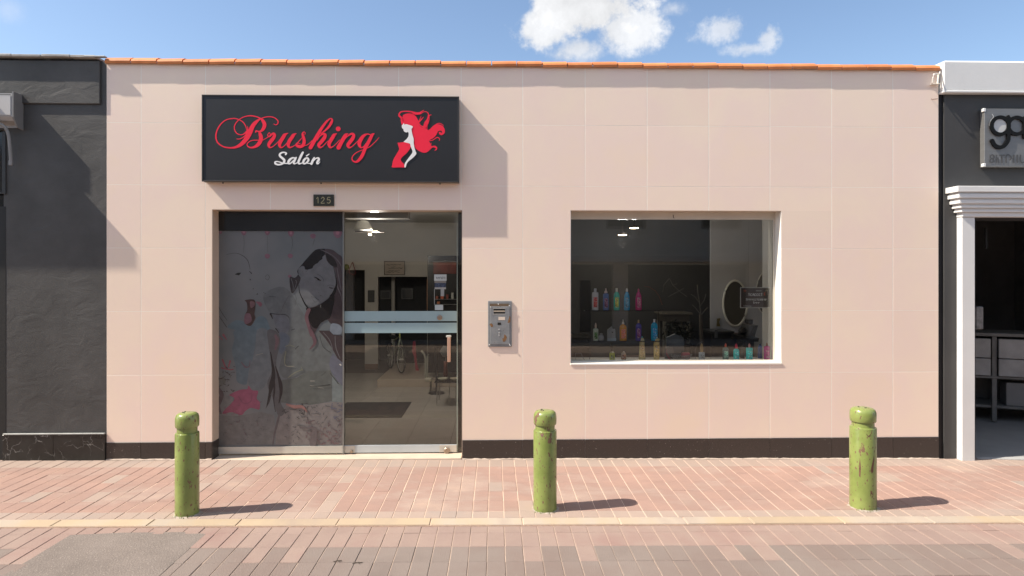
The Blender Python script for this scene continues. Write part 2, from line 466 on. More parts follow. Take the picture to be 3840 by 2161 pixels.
def wall_with_holes(bm, x0, x1, z0, z1, holes, y0, y1):
    xs = sorted({x0, x1, *[h[0] for h in holes], *[h[1] for h in holes]}); zs = sorted({z0, z1, *[h[2] for h in holes], *[h[3] for h in holes]})
    xs = [v for v in xs if x0 <= v <= x1]; zs = [v for v in zs if z0 <= v <= z1]
    V = {}
    def vert(x, y, z):
        k = (round(x, 5), round(y, 5), round(z, 5))
        if k not in V: V[k] = bm.verts.new((x, y, z))
        return V[k]
    def solid(i, j):
        if not (0 <= i < len(xs)-1 and 0 <= j < len(zs)-1): return False
        cx, cz = (xs[i]+xs[i+1])/2, (zs[j]+zs[j+1])/2
        return not any(h[0] < cx < h[1] and h[2] < cz < h[3] for h in holes)
    for i in range(len(xs)-1):
        for j in range(len(zs)-1):
            if not solid(i, j): continue
            a, b, c, d = xs[i], xs[i+1], zs[j], zs[j+1]
            bm.faces.new([vert(*p) for p in ((a,y0,c),(b,y0,c),(b,y0,d),(a,y0,d))])
            bm.faces.new([vert(*p) for p in ((a,y1,c),(a,y1,d),(b,y1,d),(b,y1,c))])
            if not solid(i-1, j): bm.faces.new([vert(*p) for p in ((a,y0,c),(a,y0,d),(a,y1,d),(a,y1,c))])
            if not solid(i+1, j): bm.faces.new([vert(*p) for p in ((b,y0,c),(b,y1,c),(b,y1,d),(b,y0,d))])
            if not solid(i, j-1): bm.faces.new([vert(*p) for p in ((a,y0,c),(a,y1,c),(b,y1,c),(b,y0,c))])
            if not solid(i, j+1): bm.faces.new([vert(*p) for p in ((a,y0,d),(b,y0,d),(b,y1,d),(a,y1,d))])
    bmesh.ops.recalc_face_normals(bm, faces=bm.faces)
ID = .44
wall_with_holes(bm, X0, X1, -.25, 3.765, [(DX0, DX1, -.3, DZ), (WX0, WX1, WZ0, WZ1)], .0006, .21)
# thicker wall round the window and above, inside
wall_with_holes(bm, DX1+.12, X1, -.24, 3.76, [(WX0, WX1, WZ0, WZ1)], .2105, ID)
new('wall', bm, GR, shop)
# tiles: each cell minus the openings
holes = [(DX0, DX1, -.3, DZ), (WX0, WX1, WZ0, WZ1)]
jt = .0019
for i in range(len(XS)-1):
    for j in range(len(ZS)-1):
        x0, x1, z0, z1 = XS[i]+.0026, XS[i+1]-.0026, ZS[j]+jt, ZS[j+1]-(jt if j < 5 else 0)
        rects = [(x0, x1, z0, z1)]
        for h in holes:
            nr = []
            for (a, b, c, d) in rects:
                if b <= h[0] or a >= h[1] or d <= h[2] or c >= h[3]: nr.append((a, b, c, d)); continue
                m0, m1 = max(a, h[0]), min(b, h[1])
                if c < h[2]: nr.append((a, b, c, h[2]))
                if d > h[3]: nr.append((a, b, h[3], d))
                lo, hi = max(c, h[2]), min(d, h[3])
                if a < h[0]: nr.append((a, h[0], lo, hi))
                if b > h[1]: nr.append((h[1], b, lo, hi))
            rects = nr
        if not rects: continue
        bm = B()
        yo = random.uniform(-.0002, .0002)
        for (a, b, c, d) in rects: box(bm, a, b, yo, .0094, c, d)
        if len(rects) == 1: bmesh.ops.bevel(bm, geom=[e for e in bm.edges if all(abs(v.co.y-yo) < 1e-6 for v in e.verts)], offset=.0006, segments=1, affect='EDGES')
        new('wall_tile', bm, TM, shop)
# dark granite plinth slabs
for i in range(len(XS)-1):
    a, b = XS[i]+.0012, XS[i+1]-.0012
    if a > DX0 and b < DX1: continue
    if b > DX0 and a < DX0: b = DX0
    if a < DX1 and b > DX1: a = DX1
    new('plinth_slab', bx(a, b, -.006, .0093, -.2, .1885, bev=.0015), PLM, shop)
new('plinth_return', bx(DX0, DX0+.006, -.004, .14, -.2, .186), PLM, shop)
# crumbling mortar line where plinth meets paving
random.seed(77)
for (a, b) in ((X0, DX0), (DX1, X1)):
    bm = B(); n_ = int((b-a)/.03); V_ = []
    for i in range(n_+1):
        x = a+(b-a)*i/n_; w = random.uniform(.004, .016); h_ = random.uniform(.002, .010)
        V_.append([bm.verts.new(p) for p in ((x, -.0065, gz(x)+h_+.004), (x, -.008-w, gz(x)+.0015))])
    for p_, q_ in zip(V_, V_[1:]): bm.faces.new((p_[0], p_[1], q_[1], q_[0]))
    new('base_mortar', bm, mat('collar_mortar2', (.46, .38, .32), .95, var=.2, vs=30), shop)
# reveals of door and window
rv = .003
new('door_reveal', bx(DX0-.001, DX0+.004, .0, .21, .19, DZ), REV, shop)
bm = B(); box(bm, DX1-.004, DX1+.001, .0, .21, -.1, DZ-.005); new('door_reveal', bm, REV, shop)
new('door_soffit', bx(DX0+.004, DX1-.004, .001, .21, DZ-.004, DZ+.001), REV, shop)
WH = mat('white_reveal', (.80, .78, .73), .55, var=.03)
bm = B(); box(bm, WX1-.004, WX1+.001, .001, ID-.001, WZ0+.018, WZ1-.004); new('window_reveal', bm, WH, shop)
bm = B(); box(bm, WX0-.001, WX0+.004, .001, ID-.001, WZ0+.018, WZ1-.004); new('window_reveal', bm, WH, shop)
new('window_soffit', bx(WX0, WX1, .001, ID-.001, WZ1-.003, WZ1+.001), REV, shop)
new('window_sill', bx(WX0-.002, WX1+.004, -.008, ID-.002, WZ0-.002, WZ0+.016, bev=.003), WH, shop)
# window glazing: a slim pale head rail, side bead and one big pane
wf = new('window_frame', bx(WX0+.004, WX1-.004, .135, .165, WZ1-.075, WZ1-.004), mat('alu_cream', (.60, .56, .49), .45, .1), shop)
bm = B(); box(bm, WX1-.022, WX1-.005, .138, .162, WZ0+.0161, WZ1-.0755); box(bm, WX0+.005, WX0+.011, .138, .162, WZ0+.0161, WZ1-.0755); box(bm, WX0+.0111, WX1-.0221, .138, .162, WZ0+.0161, WZ0+.026)
new('glazing_bead', bm, mat('alu_cream', (0, 0, 0)), shop)
bm = B(); tube(bm, [(ax(2525, .13), .13, WZ1-.03), (ax(2525, .13), .13, WZ1-.055), (ax(2528, .13), .125, WZ1-.062)], .003, 6); new('hook', bm, paint((40, 36, 34)), shop)
GL = glass_mat('window_glass', (.95, .955, .95), 1.5, .95)
new('window_pane', bx(WX0+.0112, WX1-.0222, .146, .152, WZ0+.0262, WZ1-.0756), GL, shop)
# orange roof tiles along the top: each a bent clay piece lapping the next
OR = material('clay_tile', (.58, .19, .06), .65, var=.08, vs=7, col2=(.66, .25, .09), rnd=.14, bump=.0012, bs=60)
nT = 33; step = (X1-X0+.0)/nT
bm = B()
prof = [(-.032, 3.764), (-.038, 3.784), (-.030, 3.802), (.02, 3.829), (.20, 3.866), (.20, 3.850), (.02, 3.806), (-.022, 3.782), (-.022, 3.764)]
extrude_x(bm, [(y, z-3.764) for y, z in prof], -step*.5+.003, step*.5-.008)
me = bpy.data.meshes.new('roof_tile'); bm.to_mesh(me); bm.free(); me.materials.append(OR)
random.seed(5)
for i in range(nT):
    o = bpy.data.objects.new('roof_tile', me); COL.objects.link(o); o.parent = shop
    o.location = (X0+step*(i+.5), -.3+random.uniform(-.0004, .0004), 3.764+.007*math.sin(i*1.7)*.4+random.uniform(0, .003)); o.rotation_euler = (random.uniform(-.02, .02), -.018+random.uniform(-.006, .006), random.uniform(-.0015, .0015))
bm = bx(X0, X1, -.020, .25, 3.7645, 3.778); new('roof_mortar', bm, mat('mortar_warm', (.40, .27, .19), .9, var=.2, vs=20), shop)
new('roof', bx(X0, X1, .22, 7.2, 3.70, 3.84), mat('roof_flat', (.3, .28, .26), .9), shop)

# interior shell
IY1 = 5.6; CZ = 2.72; FZ = .045
IW = mat('interior_plaster', (.50, .475, .44), .8, var=.05, vs=2)
IWG = mat('interior_grey', (.55, .55, .56), .8, var=.06, vs=2)
sx0, sx1 = X0+.2, X1-.2
new('ceiling', bx(sx0, sx1, .2105, IY1+1.5, CZ, CZ+.1), IW, shop)
new('side_wall', bx(sx0-.1, sx0, .2105, IY1+1.5, -.1, CZ), IW, shop)
new('side_wall', bx(sx1, sx1+.1, ID+.001, IY1+1.5, -.1, CZ), IW, shop)
# back wall with dark passages in it
bL0, bL1, bLt = ax(1285, IY1), ax(1368, IY1), az(1330, 1013, IY1)
bM0, bM1, bMt = ax(1417, IY1), ax(1602, IY1), az(1500, 1038, IY1)
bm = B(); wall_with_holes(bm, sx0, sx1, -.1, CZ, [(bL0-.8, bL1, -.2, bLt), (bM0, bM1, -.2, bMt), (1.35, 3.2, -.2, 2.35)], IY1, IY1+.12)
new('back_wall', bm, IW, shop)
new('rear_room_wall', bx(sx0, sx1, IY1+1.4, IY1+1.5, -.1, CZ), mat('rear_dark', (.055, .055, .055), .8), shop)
new('skirting', bx(bL1, bM0, IY1-.012, IY1-.001, FZ, FZ+.10), mat('skirting_brown', (.22, .14, .10), .6), shop)
# floor slab with tiles of 0.45 m
fl = new('floor', bx(X0+.05, X1-.05, .2115, IY1+1.4, -.2, FZ-.004), mat('floor_joint', (.12, .10, .085), .9), shop)
FT = material('floor_tile', (.44, .41, .37), .22, var=.04, vs=3, rnd=.05, spec=.5)
T = .45; bm = bx(-T/2+.0015, T/2-.0015, -T/2+.0015, T/2-.0015, -.01, 0, bev=.001); me = bpy.data.meshes.new('floor_tile'); bm.to_mesh(me); bm.free(); me.materials.append(FT)
for i in range(17):
    for j in range(12):
        x = X0+.28+T*i; y = .212+T/2+T*j
        if x+T/2 > X1-.05 or y+T/2 > IY1: continue
        o = bpy.data.objects.new('floor_tile', me); COL.objects.link(o); o.parent = fl
        o.location = Vector((x, y, FZ)); 
# raised rear floor
sX = ax(1415, 3.75); new('floor_step', bx(sX, 1.25, 3.75, IY1-.02, FZ, FZ+.115, bev=.004), mat('step_stone', (.46, .39, .32), .35, var=.05), shop)
# threshold
new('threshold', bx(DX0+.008, DX1-.008, -.012, .2105, -.06, gz(0)+.018, bev=.004), mat('threshold_stone', (.56, .46, .37), .6, var=.08, vs=5), shop)

# ---- door: fixed panel with the printed film, and the sliding glass leaf
YP = .142
ALU = mat('aluminium', (.55, .54, .50), .38, .35, var=.04, vs=6)
fp = bpy.data.objects.new('fixed_panel', None); COL.objects.link(fp); fp.parent = shop; fp.location = Vector((0, 0, 0)) - shop.location
fx0, fx1 = ax(812, YP), ax(1286, YP)
new('frame_post', bx(fx0-.024, fx0, YP-.01, YP+.05, .03, DZ-.004), mat('dark_metal', (.035, .033, .032), .4, .3), fp)
new('head_band', bx(fx0+.0005, fx1, YP-.004, YP+.02, az(1050, 867, YP), DZ-.006), mat('black_film', (.012, .012, .013), .18, spec=.6), fp)
new('bottom_rail', bx(fx0+.0005, fx1, YP-.012, YP+.03, gz(-2)+.022, az(1050, 1674, YP)), ALU, fp)
new('edge_strip', bx(fx1+.0005, fx1+.010, YP-.012, YP+.03, gz(-1)+.022, DZ-.006), mat('alu_dark', (.30, .31, .30), .35, .5), fp)
YPO = YP+.004
PB = material('poster_film', (.105, .122, .132), .25, var=.05, vs=1.5, col2=(.15, .155, .16), spec=.5, det=3)
poster = new('poster', bx(fx0+.0005, fx1-.0005, YPO, YP+.02, az(1050, 1673.5, YP)+.001, az(1050, 867, YP)-.001), PB)
tag(poster, 'dim printed poster of a long-haired woman filling the left half of the entrance', 'poster')
pc = {}
def ink(c, r=.24):
    gy = (.12, .135, .14); c = tuple(round(.64*v+.36*(g_ if sum(c) > .18 else v), 4) for v, g_ in zip(c, gy))
    if c not in pc: pc[c] = material('print_%02d' % len(pc), c, r, var=.14, vs=14, spec=.5)
    return pc[c]
A6 = Art(3.624, 800, 860, YPO); A7 = Art(3.152, 800, 1240, YPO); AF = Art(5.577, 1040, 920, YPO)
lv = [0]
def pr(art, kind, P, c, lay_=None, **k):
    lv[0] += 1
    bm = B(); lift = .0004 + .00004*lv[0]
    if kind == 'multi' and len(P) <= 8:
        for s_ in P: lv[0] += 1; q_ = B(); art.stroke(q_, s_, .0004 + .00004*lv[0]); fix_front(q_); new('print', q_, ink(c), poster)
        bm.free(); return
    if kind == 'poly': art.poly(bm, P, lift, **k)
    elif kind == 'multi':
        for s_ in P: art.stroke(bm, s_, lift)
    else: art.stroke(bm, P, lift, **k)
    fix_front(bm); o_ = new('print', bm, ink(c), poster)
    if kind == 'multi': o_['kind'] = 'stuff'
    return o_
skin = (.118, .118, .13); black = (.012, .011, .012); hairb = (.045, .034, .038)
ybot = 1360
pr(A7, 'poly', [(50, 1000), (300, 1010), (560, 960), (720, 1000), (735, 1180), (700, 1350), (50, 1350)], (.135, .128, .13), sharp=True)
pr(A7, 'poly', [(735, 1352), (750, 1040), (870, 870), (1140, 880), (1400, 845), (1533, 850), (1533, 1352)], (.19, .165, .16), sharp=True)
pr(A7, 'poly', [(1405, 480), (1533, 480), (1533, 850), (1405, 840)], (.16, .19, .19), sharp=True)
pr(A6, 'poly', [(680, 900), (900, 780), (1050, 860), (1180, 1080), (1250, 1200), (1320, 1440), (1040, 1440), (1020, 1200), (780, 1140)], (.10, .105, .112))
pr(A7, 'poly', [(900, 10), (1350, 20), (1400, 250), (1380, 480), (1130, 500), (880, 570), (780, 480), (830, 250)], (.105, .112, .112))
pr(A7, 'poly', [(775, 590), (980, 560), (1130, 480), (1400, 470), (1402, 830), (1280, 858), (1140, 876), (870, 856), (800, 850), (820, 690)], (.085, .088, .078), sharp=True)
pr(A6, 'poly', [(190, 1330), (300, 1240), (400, 1252), (510, 1310), (600, 1200), (680, 1185), (740, 1260), (745, 1440), (300, 1440), (300, 1370)], (.085, .135, .17))
pr(A7, 'poly', [(255, 0), (520, 0), (505, 90), (480, 260), (440, 440), (410, 560), (385, 640), (280, 600), (270, 450), (222, 250), (250, 100)], (.085, .125, .155))
pr(A7, 'poly', [(515, 0), (640, 0), (665, 250), (688, 480), (640, 600), (560, 708), (470, 690), (412, 600), (430, 420), (495, 260)], (.125, .14, .155))
pr(A6, 'poly', [(810, 1180), (900, 1160), (1000, 1200), (1040, 1340), (960, 1420), (880, 1380)], (.11, .115, .14))
pr(A7, 'poly', [(780, 30), (870, 40), (905, 110), (850, 220), (800, 280), (770, 200)], (.08, .10, .14))
pr(A7, 'poly', [(640, 0), (760, 20), (790, 150), (745, 350), (760, 500), (808, 610), (815, 720), (800, 860), (850, 960), (770, 1010), (710, 820), (655, 700), (640, 600), (690, 480), (665, 250)], (.07, .06, .065))
pr(A7, 'multi', [[(676, 250, 10), (700, 400, 26), (712, 520, 44), (690, 640, 60), (668, 740, 30), (630, 900, 6)]], (.025, .022, .024)); pr(A7, 'multi', [[(735, 420, 8), (770, 540, 26), (795, 640, 44), (800, 740, 34), (775, 860, 10)], [(725, 560, 8), (722, 700, 22), (715, 820, 12), (735, 960, 6)]], (.028, .023, .026))
pr(A7, 'stroke', [(735, 60, 30), (755, 120, 44), (735, 220, 26)], (.13, .055, .07))
pr(A7, 'stroke', [(680, 760, 10), (660, 840, 12), (620, 920, 4)], (.04, .035, .04)); pr(A7, 'stroke', [(780, 1000, 22), (755, 1100, 26), (725, 1220, 20), (705, 1345, 14)], (.085, .06, .07))
# pink splash
pr(A7, 'poly', [(110, 985), (140, 930), (205, 870), (250, 800), (190, 760), (320, 700), (400, 690), (415, 650), (460, 705), (530, 715), (512, 800), (550, 850), (545, 930), (500, 925), (440, 915), (380, 950), (330, 1000), (220, 965)], (.30, .035, .105))
pr(A7, 'stroke', [(300, 780, 14), (360, 860, 10), (440, 840, 12), (460, 760, 10)], (.22, .02, .08))
pr(A7, 'poly', [(120, 800), (190, 770), (240, 800), (200, 870), (130, 860)], (.16, .155, .16))
pr(A7, 'multi', [[(110, 345, 20), (160, 450, 16), (240, 460, 12)], [(200, 360, 22), (180, 430, 14)], [(100, 440, 16), (160, 460, 10)], [(120, 50, 26), (160, 110, 8)], [(60, 60, 8), (110, 110, 12)]], (.26, .045, .075))
pr(A7, 'poly', [(50, 560), (110, 540), (150, 590), (120, 650), (50, 660)], (.14, .14, .13))
pr(A7, 'multi', [[(330, 370, 8), (380, 430, 16), (425, 420, 10), (435, 350, 6)], [(550, 850, 12), (570, 840, 10)]], (.14, .06, .09))
pr(A7, 'multi', [[(50, 690, 60), (100, 760, 50), (60, 860, 60)], [(60, 900, 40), (90, 980, 20)]], (.085, .05, .06))
# ghost figure at the left and the balloons
pr(A6, 'multi', [[(180, 345, 3), (300, 325, 4), (400, 360, 6), (470, 430, 6), (500, 540, 3)], [(70, 1050, 6), (120, 1140, 6), (190, 1240, 4)], [(80, 1180, 6), (185, 1335, 8)], [(490, 570, 6), (520, 600, 14)], [(680, 860, 5), (720, 880, 3)], [(760, 915, 5), (850, 920, 6)]], (.045, .042, .045))
pr(A6, 'poly', [(292, 614), (330, 592), (382, 590), (350, 628)], (.035, .038, .035), sharp=True)
pr(A6, 'multi', [[(497, 690, 12), (506, 682, 12)], [(540, 808, 9), (546, 812, 9)], [(590, 885, 12), (604, 878, 10)]], black)
pr(A6, 'poly', [(430, 965), (548, 955), (575, 1020), (560, 1150), (570, 1210), (510, 1312), (430, 1280), (430, 1170), (462, 1100), (455, 1000)], (.058, .038, .036))
pr(A6, 'poly', [(500, 985), (560, 990), (560, 1040), (510, 1070)], (.15, .05, .06)); pr(A6, 'poly', [(580, 985), (640, 988), (665, 1022), (640, 1052), (600, 1012)], (.20, .05, .08)); pr(A6, 'poly', [(430, 1160), (500, 1150), (520, 1250), (430, 1285)], (.15, .05, .075))
for x, y, r in ((100, 48, 20), (415, 50, 36), (735, 50, 34), (1055, 62, 40), (1355, 92, 38), (1690, 66, 56), (735, 365, 36), (1047, 362, 34), (1040, 640, 24)):
    P = [(x-r, y-.3*r), (x, y-r*.9), (x+r, y-.3*r), (x+.6*r, y+r*.8), (x-.5*r, y+r*.8)]
    if y < 80: P = [(x-r, 31), (x+r, 31), (x+.7*r, y+.6*r), (x, y+r), (x-.7*r, y+.5*r)]
    pr(A6, 'poly', P, (.20, .07, .11))
    if y < 80: pr(A6, 'poly', [(x-.4*r, 31), (x+.4*r, 31), (x+.3*r, y+.1*r), (x-.3*r, y+.1*r)], (.34, .12, .17))
pr(A6, 'multi', [[(415, 90, 3), (420, 200, 2.5), (410, 320, 2)], [(1065, 100, 4), (1080, 200, 3), (1050, 310, 2)], [(737, 90, 2), (740, 310, 2)], [(1375, 140, 5), (1350, 230, 2)]], (.055, .05, .055))
pr(A6, 'stroke', [(705, 650, 4), (735, 618, 4), (765, 650, 4), (740, 690, 4), (708, 665, 4)], (.055, .05, .055))
# the woman: hair behind, face, hair over, features
pr(A6, 'poly', [(1460, 268), (1600, 280), (1700, 340), (1757, 410), (1760, 700), (1760, 1000), (1760, 1310), (1700, 1290), (1600, 1285), (1545, 1225), (1460, 1275), (1400, 1370), (1350, 1440), (1300, 1340), (1285, 1200), (1290, 1080), (1400, 1045), (1560, 940), (1640, 840), (1670, 700), (1640, 540), (1540, 440), (1480, 330)], hairb)
pr(A6, 'poly', [(1262, 1070), (1300, 1076), (1400, 1052), (1550, 955), (1625, 850), (1650, 950), (1625, 1080), (1590, 1200), (1545, 1225), (1460, 1275), (1400, 1350), (1330, 1300), (1290, 1180)], black)
pr(A6, 'poly', [(1040, 650), (1110, 660), (1165, 610), (1192, 660), (1150, 770), (1075, 872), (1048, 800)], (.038, .034, .037)); pr(A6, 'multi', [[(1060, 670, 6), (1085, 760, 8), (1085, 850, 4)], [(1120, 690, 8), (1130, 730, 6), (1100, 830, 6)]], (.12, .11, .12))
pr(AF, 'poly', [(450, 480), (540, 430), (575, 490), (640, 500), (740, 460), (800, 400), (920, 300), (1000, 200), (1040, 330), (1170, 450), (1200, 560), (1235, 800), (1190, 900), (1150, 1000), (1000, 1120), (880, 1210), (780, 1280), (700, 1290), (620, 1250), (560, 1160), (500, 1060), (460, 960), (450, 850), (490, 690), (450, 620)], skin)
pr(AF, 'poly', [(430, 560), (440, 500), (520, 400), (620, 280), (720, 170), (800, 100), (900, 78), (1000, 85), (1015, 150), (985, 200), (940, 250), (945, 285), (880, 330), (850, 370), (790, 400), (750, 440), (735, 480), (650, 505), (590, 508), (572, 450), (540, 432), (480, 455), (445, 500)], black)
pr(AF, 'poly', [(1000, 82), (1160, 100), (1280, 200), (1370, 300), (1378, 600), (1378, 900), (1378, 1150), (1320, 950), (1260, 820), (1225, 640), (1180, 470), (1110, 410), (1050, 340), (1010, 200)], (.055, .043, .048))
pr(AF, 'poly', [(1020, 170), (1130, 230), (1220, 330), (1250, 450), (1180, 450), (1110, 400), (1045, 320)], (.018, .016, .017))
pr(AF, 'multi', [[(900, 90, 10), (1060, 160, 16), (1200, 250, 14), (1330, 420, 10), (1370, 650, 8)], [(1250, 480, 12), (1290, 700, 16), (1340, 950, 12)], [(1200, 480, 14), (1225, 640, 16), (1250, 840, 26), (1330, 1040, 12), (1360, 1200, 6)]], (.10, .078, .088))
pr(AF, 'multi', [[(1180, 460, 12), (1215, 620, 16), (1240, 800, 30), (1200, 960, 60), (1130, 1080, 60)]], black)
pr(AF, 'multi', [[(445, 600, 8), (430, 560, 16), (435, 510, 10)], [(452, 830, 10), (470, 990, 14), (540, 1150, 20), (600, 1260, 24), (660, 1320, 30), (720, 1330, 20)]], (.015, .014, .016))
pr(AF, 'multi', [[(770, 668, 8), (820, 685, 26), (870, 720, 36), (912, 740, 12)]], black)
pr(AF, 'multi', [[(830, 600, 4), (900, 640, 7), (960, 700, 7), (970, 760, 5)], [(780, 700, 3), (840, 770, 3)], [(850, 1000, 5), (880, 990, 6)], [(725, 1075, 16), (728, 1085, 8)], [(740, 1100, 4), (790, 1085, 5), (830, 1120, 9), (880, 1150, 9)], [(735, 1130, 3), (790, 1190, 4), (840, 1170, 3)], [(900, 1050, 12), (925, 1062, 6)], [(600, 560, 5), (640, 510, 3)], [(528, 556, 12), (535, 556, 8)]], (.04, .037, .042))
pr(AF, 'multi', [[(1045, 850, 5), (1110, 835, 8), (1200, 860, 6)], [(1090, 880, 20), (1140, 900, 30), (1185, 895, 10)]], (.05, .045, .05))
pr(AF, 'multi', [[(1060, 858, 6), (1130, 852, 10), (1190, 880, 6)]], (.17, .165, .17)); pr(AF, 'multi', [[(888, 722, 9), (893, 728, 7)], [(912, 1240, 4), (906, 1280, 6), (914, 1300, 5)]], (.3, .29, .28))
pr(AF, 'multi', [[(370, 1020, 3), (398, 1130, 6), (365, 1290, 3)], [(255, 1040, 3), (150, 1220, 5), (70, 1420, 3)], [(430, 1210, 3), (510, 1285, 4)]], (.06, .058, .062))
pr(A6, 'poly', [(1600, 1290), (1690, 1288), (1750, 1340), (1735, 1425), (1640, 1428), (1590, 1420)], (.17, .20, .25))
pr(A7, 'poly', [(1245, 0), (1375, 0), (1420, 50), (1532, 60), (1532, 385), (1470, 330), (1400, 200), (1330, 100)], hairb, sharp=True)
pr(A7, 'multi', [[(1440, 60, 8), (1450, 200, 12), (1500, 330, 6)], [(1300, 20, 6), (1380, 120, 10), (1420, 260, 5)]], (.085, .07, .078))
pr(A7, 'poly', [(1370, 400), (1385, 320), (1420, 275), (1470, 330), (1532, 380), (1533, 655), (1470, 600), (1400, 500)], (.105, .105, .15), sharp=True)
pr(A6, 'stroke', [(1300, 1095, 50), (1268, 1190, 50), (1290, 1290, 42), (1335, 1440, 38)], (.115, .03, .045)); pr(A7, 'stroke', [(1150, 0, 40), (1190, 80, 42), (1200, 150, 34), (1140, 222, 10)], (.115, .03, .045))
pr(A6, 'multi', [[(770, 1140, 8), (860, 1155, 6), (980, 1160, 7), (1030, 1200, 4)], [(780, 1150, 26), (810, 1220, 6)], [(850, 1350, 14), (895, 1410, 8)], [(1060, 1370, 6), (1110, 1355, 8)]], (.03, .03, .034))
pr(A7, 'multi', [[(860, 250, 14), (845, 340, 14), (860, 410, 10), (950, 420, 10)], [(850, 190, 8), (900, 170, 8), (960, 190, 6)], [(880, 560, 8), (960, 500, 12), (1050, 460, 12)], [(1040, 430, 10), (1060, 470, 8)]], (.19, .19, .13))
pr(A7, 'multi', [[(1145, 595, 8), (1200, 595, 8)], [(1145, 650, 7), (1200, 658, 7)], [(1240, 670, 4), (1310, 680, 5)], [(845, 405, 5), (880, 425, 5), (960, 420, 5)], [(505, 290, 4), (590, 268, 5)]], (.33, .31, .26))
pr(A7, 'multi', [[(1145, 660, 5), (1250, 655, 6), (1380, 640, 14)], [(1270, 540, 3), (1330, 490, 4)], [(970, 220, 6), (1010, 180, 8)], [(1260, 60, 4), (1300, 190, 5), (1390, 260, 4)], [(1380, 500, 5), (1480, 630, 6)]], (.035, .035, .035))
# tangled print along the bottom
random.seed(21)
def tangle(n, x0, x1, y0, y1, c, wmax=11, ln=60):
    P = []
    for _ in range(n):
        x, y = random.uniform(x0, x1), random.uniform(y0, y1); s_ = []
        a = random.uniform(0, 6.28)
        for q in range(random.choice((2, 3, 4))):
            s_.append((min(max(x, x0), x1), min(max(y, y0), y1), random.uniform(2, wmax))); a += random.uniform(-1.2, 1.2); x += math.cos(a)*random.uniform(10, ln)*.6; y += math.sin(a)*random.uniform(8, ln)*.45
        P.append(s_)
    pr(A7, 'multi', P, c)
tangle(60, 840, 1520, 880, 1340, (.075, .06, .065)); tangle(40, 1100, 1525, 1040, 1345, (.12, .06, .07), 16); tangle(30, 1250, 1525, 1150, 1345, (.19, .085, .09), 12, 40)
tangle(40, 60, 690, 1010, 1340, (.075, .065, .07), 6, 34); tangle(14, 60, 560, 1050, 1340, (.13, .07, .085), 9, 40); tangle(22, 60, 260, 420, 720, (.06, .045, .05), 9, 50)
tangle(16, 820, 1120, 860, 1060, (.05, .045, .05), 12, 90); tangle(18, 1400, 1530, 860, 1060, (.10, .09, .14), 16, 50); tangle(12, 110, 320, 860, 1010, (.24, .045, .09), 9, 50)
pr(A7, 'multi', [[(870, 870, 20), (960, 900, 40), (1050, 900, 34), (1110, 960, 12)]], (.26, .10, .09)); pr(A7, 'multi', [[(1030, 1140, 18), (1180, 1160, 22), (1300, 1200, 12)], [(1200, 1170, 60), (1180, 1340, 80)]], (.11, .08, .085))
pr(A7, 'multi', [[(1500, 400, 16), (1510, 408, 14)]], (.7, .68, .62))

# sliding leaf
YD = .166
dx0, dx1 = ax(1291, YD), ax(1713, YD)
gd = bpy.data.objects.new('glass_door', None); COL.objects.link(gd); gd.parent = shop; gd.location = Vector((0, 0, 0)) - shop.location
DG = glass_mat('door_glass', (.93, .93, .91), 1.5, 1.1)
dzb, dzt = gz(0)+.022, DZ-.006
new('pane', bx(dx0, dx1, YD, YD+.009, dzb+.001, dzt), DG, gd)
new('pane_edge', bx(dx1+.0005, dx1+.007, YD-.001, YD+.010, dzb, dzt), mat('glass_edge', (.30, .36, .33), .15, var=.05), gd)
ICE = mat('frosted_film', (.30, .43, .47), .4, var=.04, vs=4)
for a, b in ((1167, 1205), (1211, 1249)):
    new('frosted_band', bx(dx0, dx1, YD-.0012, YD-.0002, az(1500, b, YD), az(1500, a, YD)), ICE, gd)
new('bottom_rail', bx(dx0, dx1, YD-.010, YD-.0015, dzb+.006, az(1500, 1668, YD), bev=.002), mat('alu_blue', (.52, .58, .62), .35, .3), gd)
for px, w in ((1306, 26), (1680, 32)):
    new('rail_clamp', bx(ax(px-w, YD), ax(px+w, YD), YD-.014, YD-.0103, dzb+.006, az(1500, 1669, YD), bev=.002), ALU, gd)
for px, py, r in ((1320, 1692, .016), (1676, 1688, .031)):
    bm = B(); c = at(px, py, YD); lathe(bm, [(r, 0), (r, .01), (r*.8, .016)], 20); bmesh.ops.rotate(bm, verts=bm.verts, cent=(0, 0, 0), matrix=Matrix.Rotation(math.radians(90), 3, 'X')); bmesh.ops.translate(bm, verts=bm.verts, vec=(c.x, YD-.0145, c.z)); new('knob', bm, mat('aged_brass', (.34, .27, .21), .35, .6), gd, smooth=False)
bm = B(); c = at(1649, 1191, YD); lathe(bm, [(.026, 0), (.026, .006), (.014, .010)], 24); bmesh.ops.rotate(bm, verts=bm.verts, cent=(0, 0, 0), matrix=Matrix.Rotation(math.radians(90), 3, 'X')); bmesh.ops.translate(bm, verts=bm.verts, vec=(c.x, YD-.0015, c.z)); lk = new('lock', bm, mat('aged_brass', (0, 0, 0)), gd)
bm = B(); h0 = at(1684, 1270, YD-.03); h1 = at(1684, 1357, YD-.03)
box(bm, h0.x-.0155, h0.x+.0155, YD-.055, YD-.035, h1.z, h0.z+.012, bev=.004)
hd = new('handle', bm, mat('copper_handle', (.55, .36, .28), .4, .4), gd)
bm = B(); box(bm, h0.x-.028, h0.x+.02, YD-.050, YD-.001, h0.z+.0125, h0.z+.030, bev=.004); new('handle_bracket', bm, ALU, gd)
new('side_strip', bx(dx1+.012, DX1-.0045, .190, .198, dzb, dzt), mat('dark_metal', (0, 0, 0)), shop)
new('pane_sidelight', bx(dx1+.0075, DX1-.0045, YD+.012, YD+.018, dzb, dzt), DG, gd)
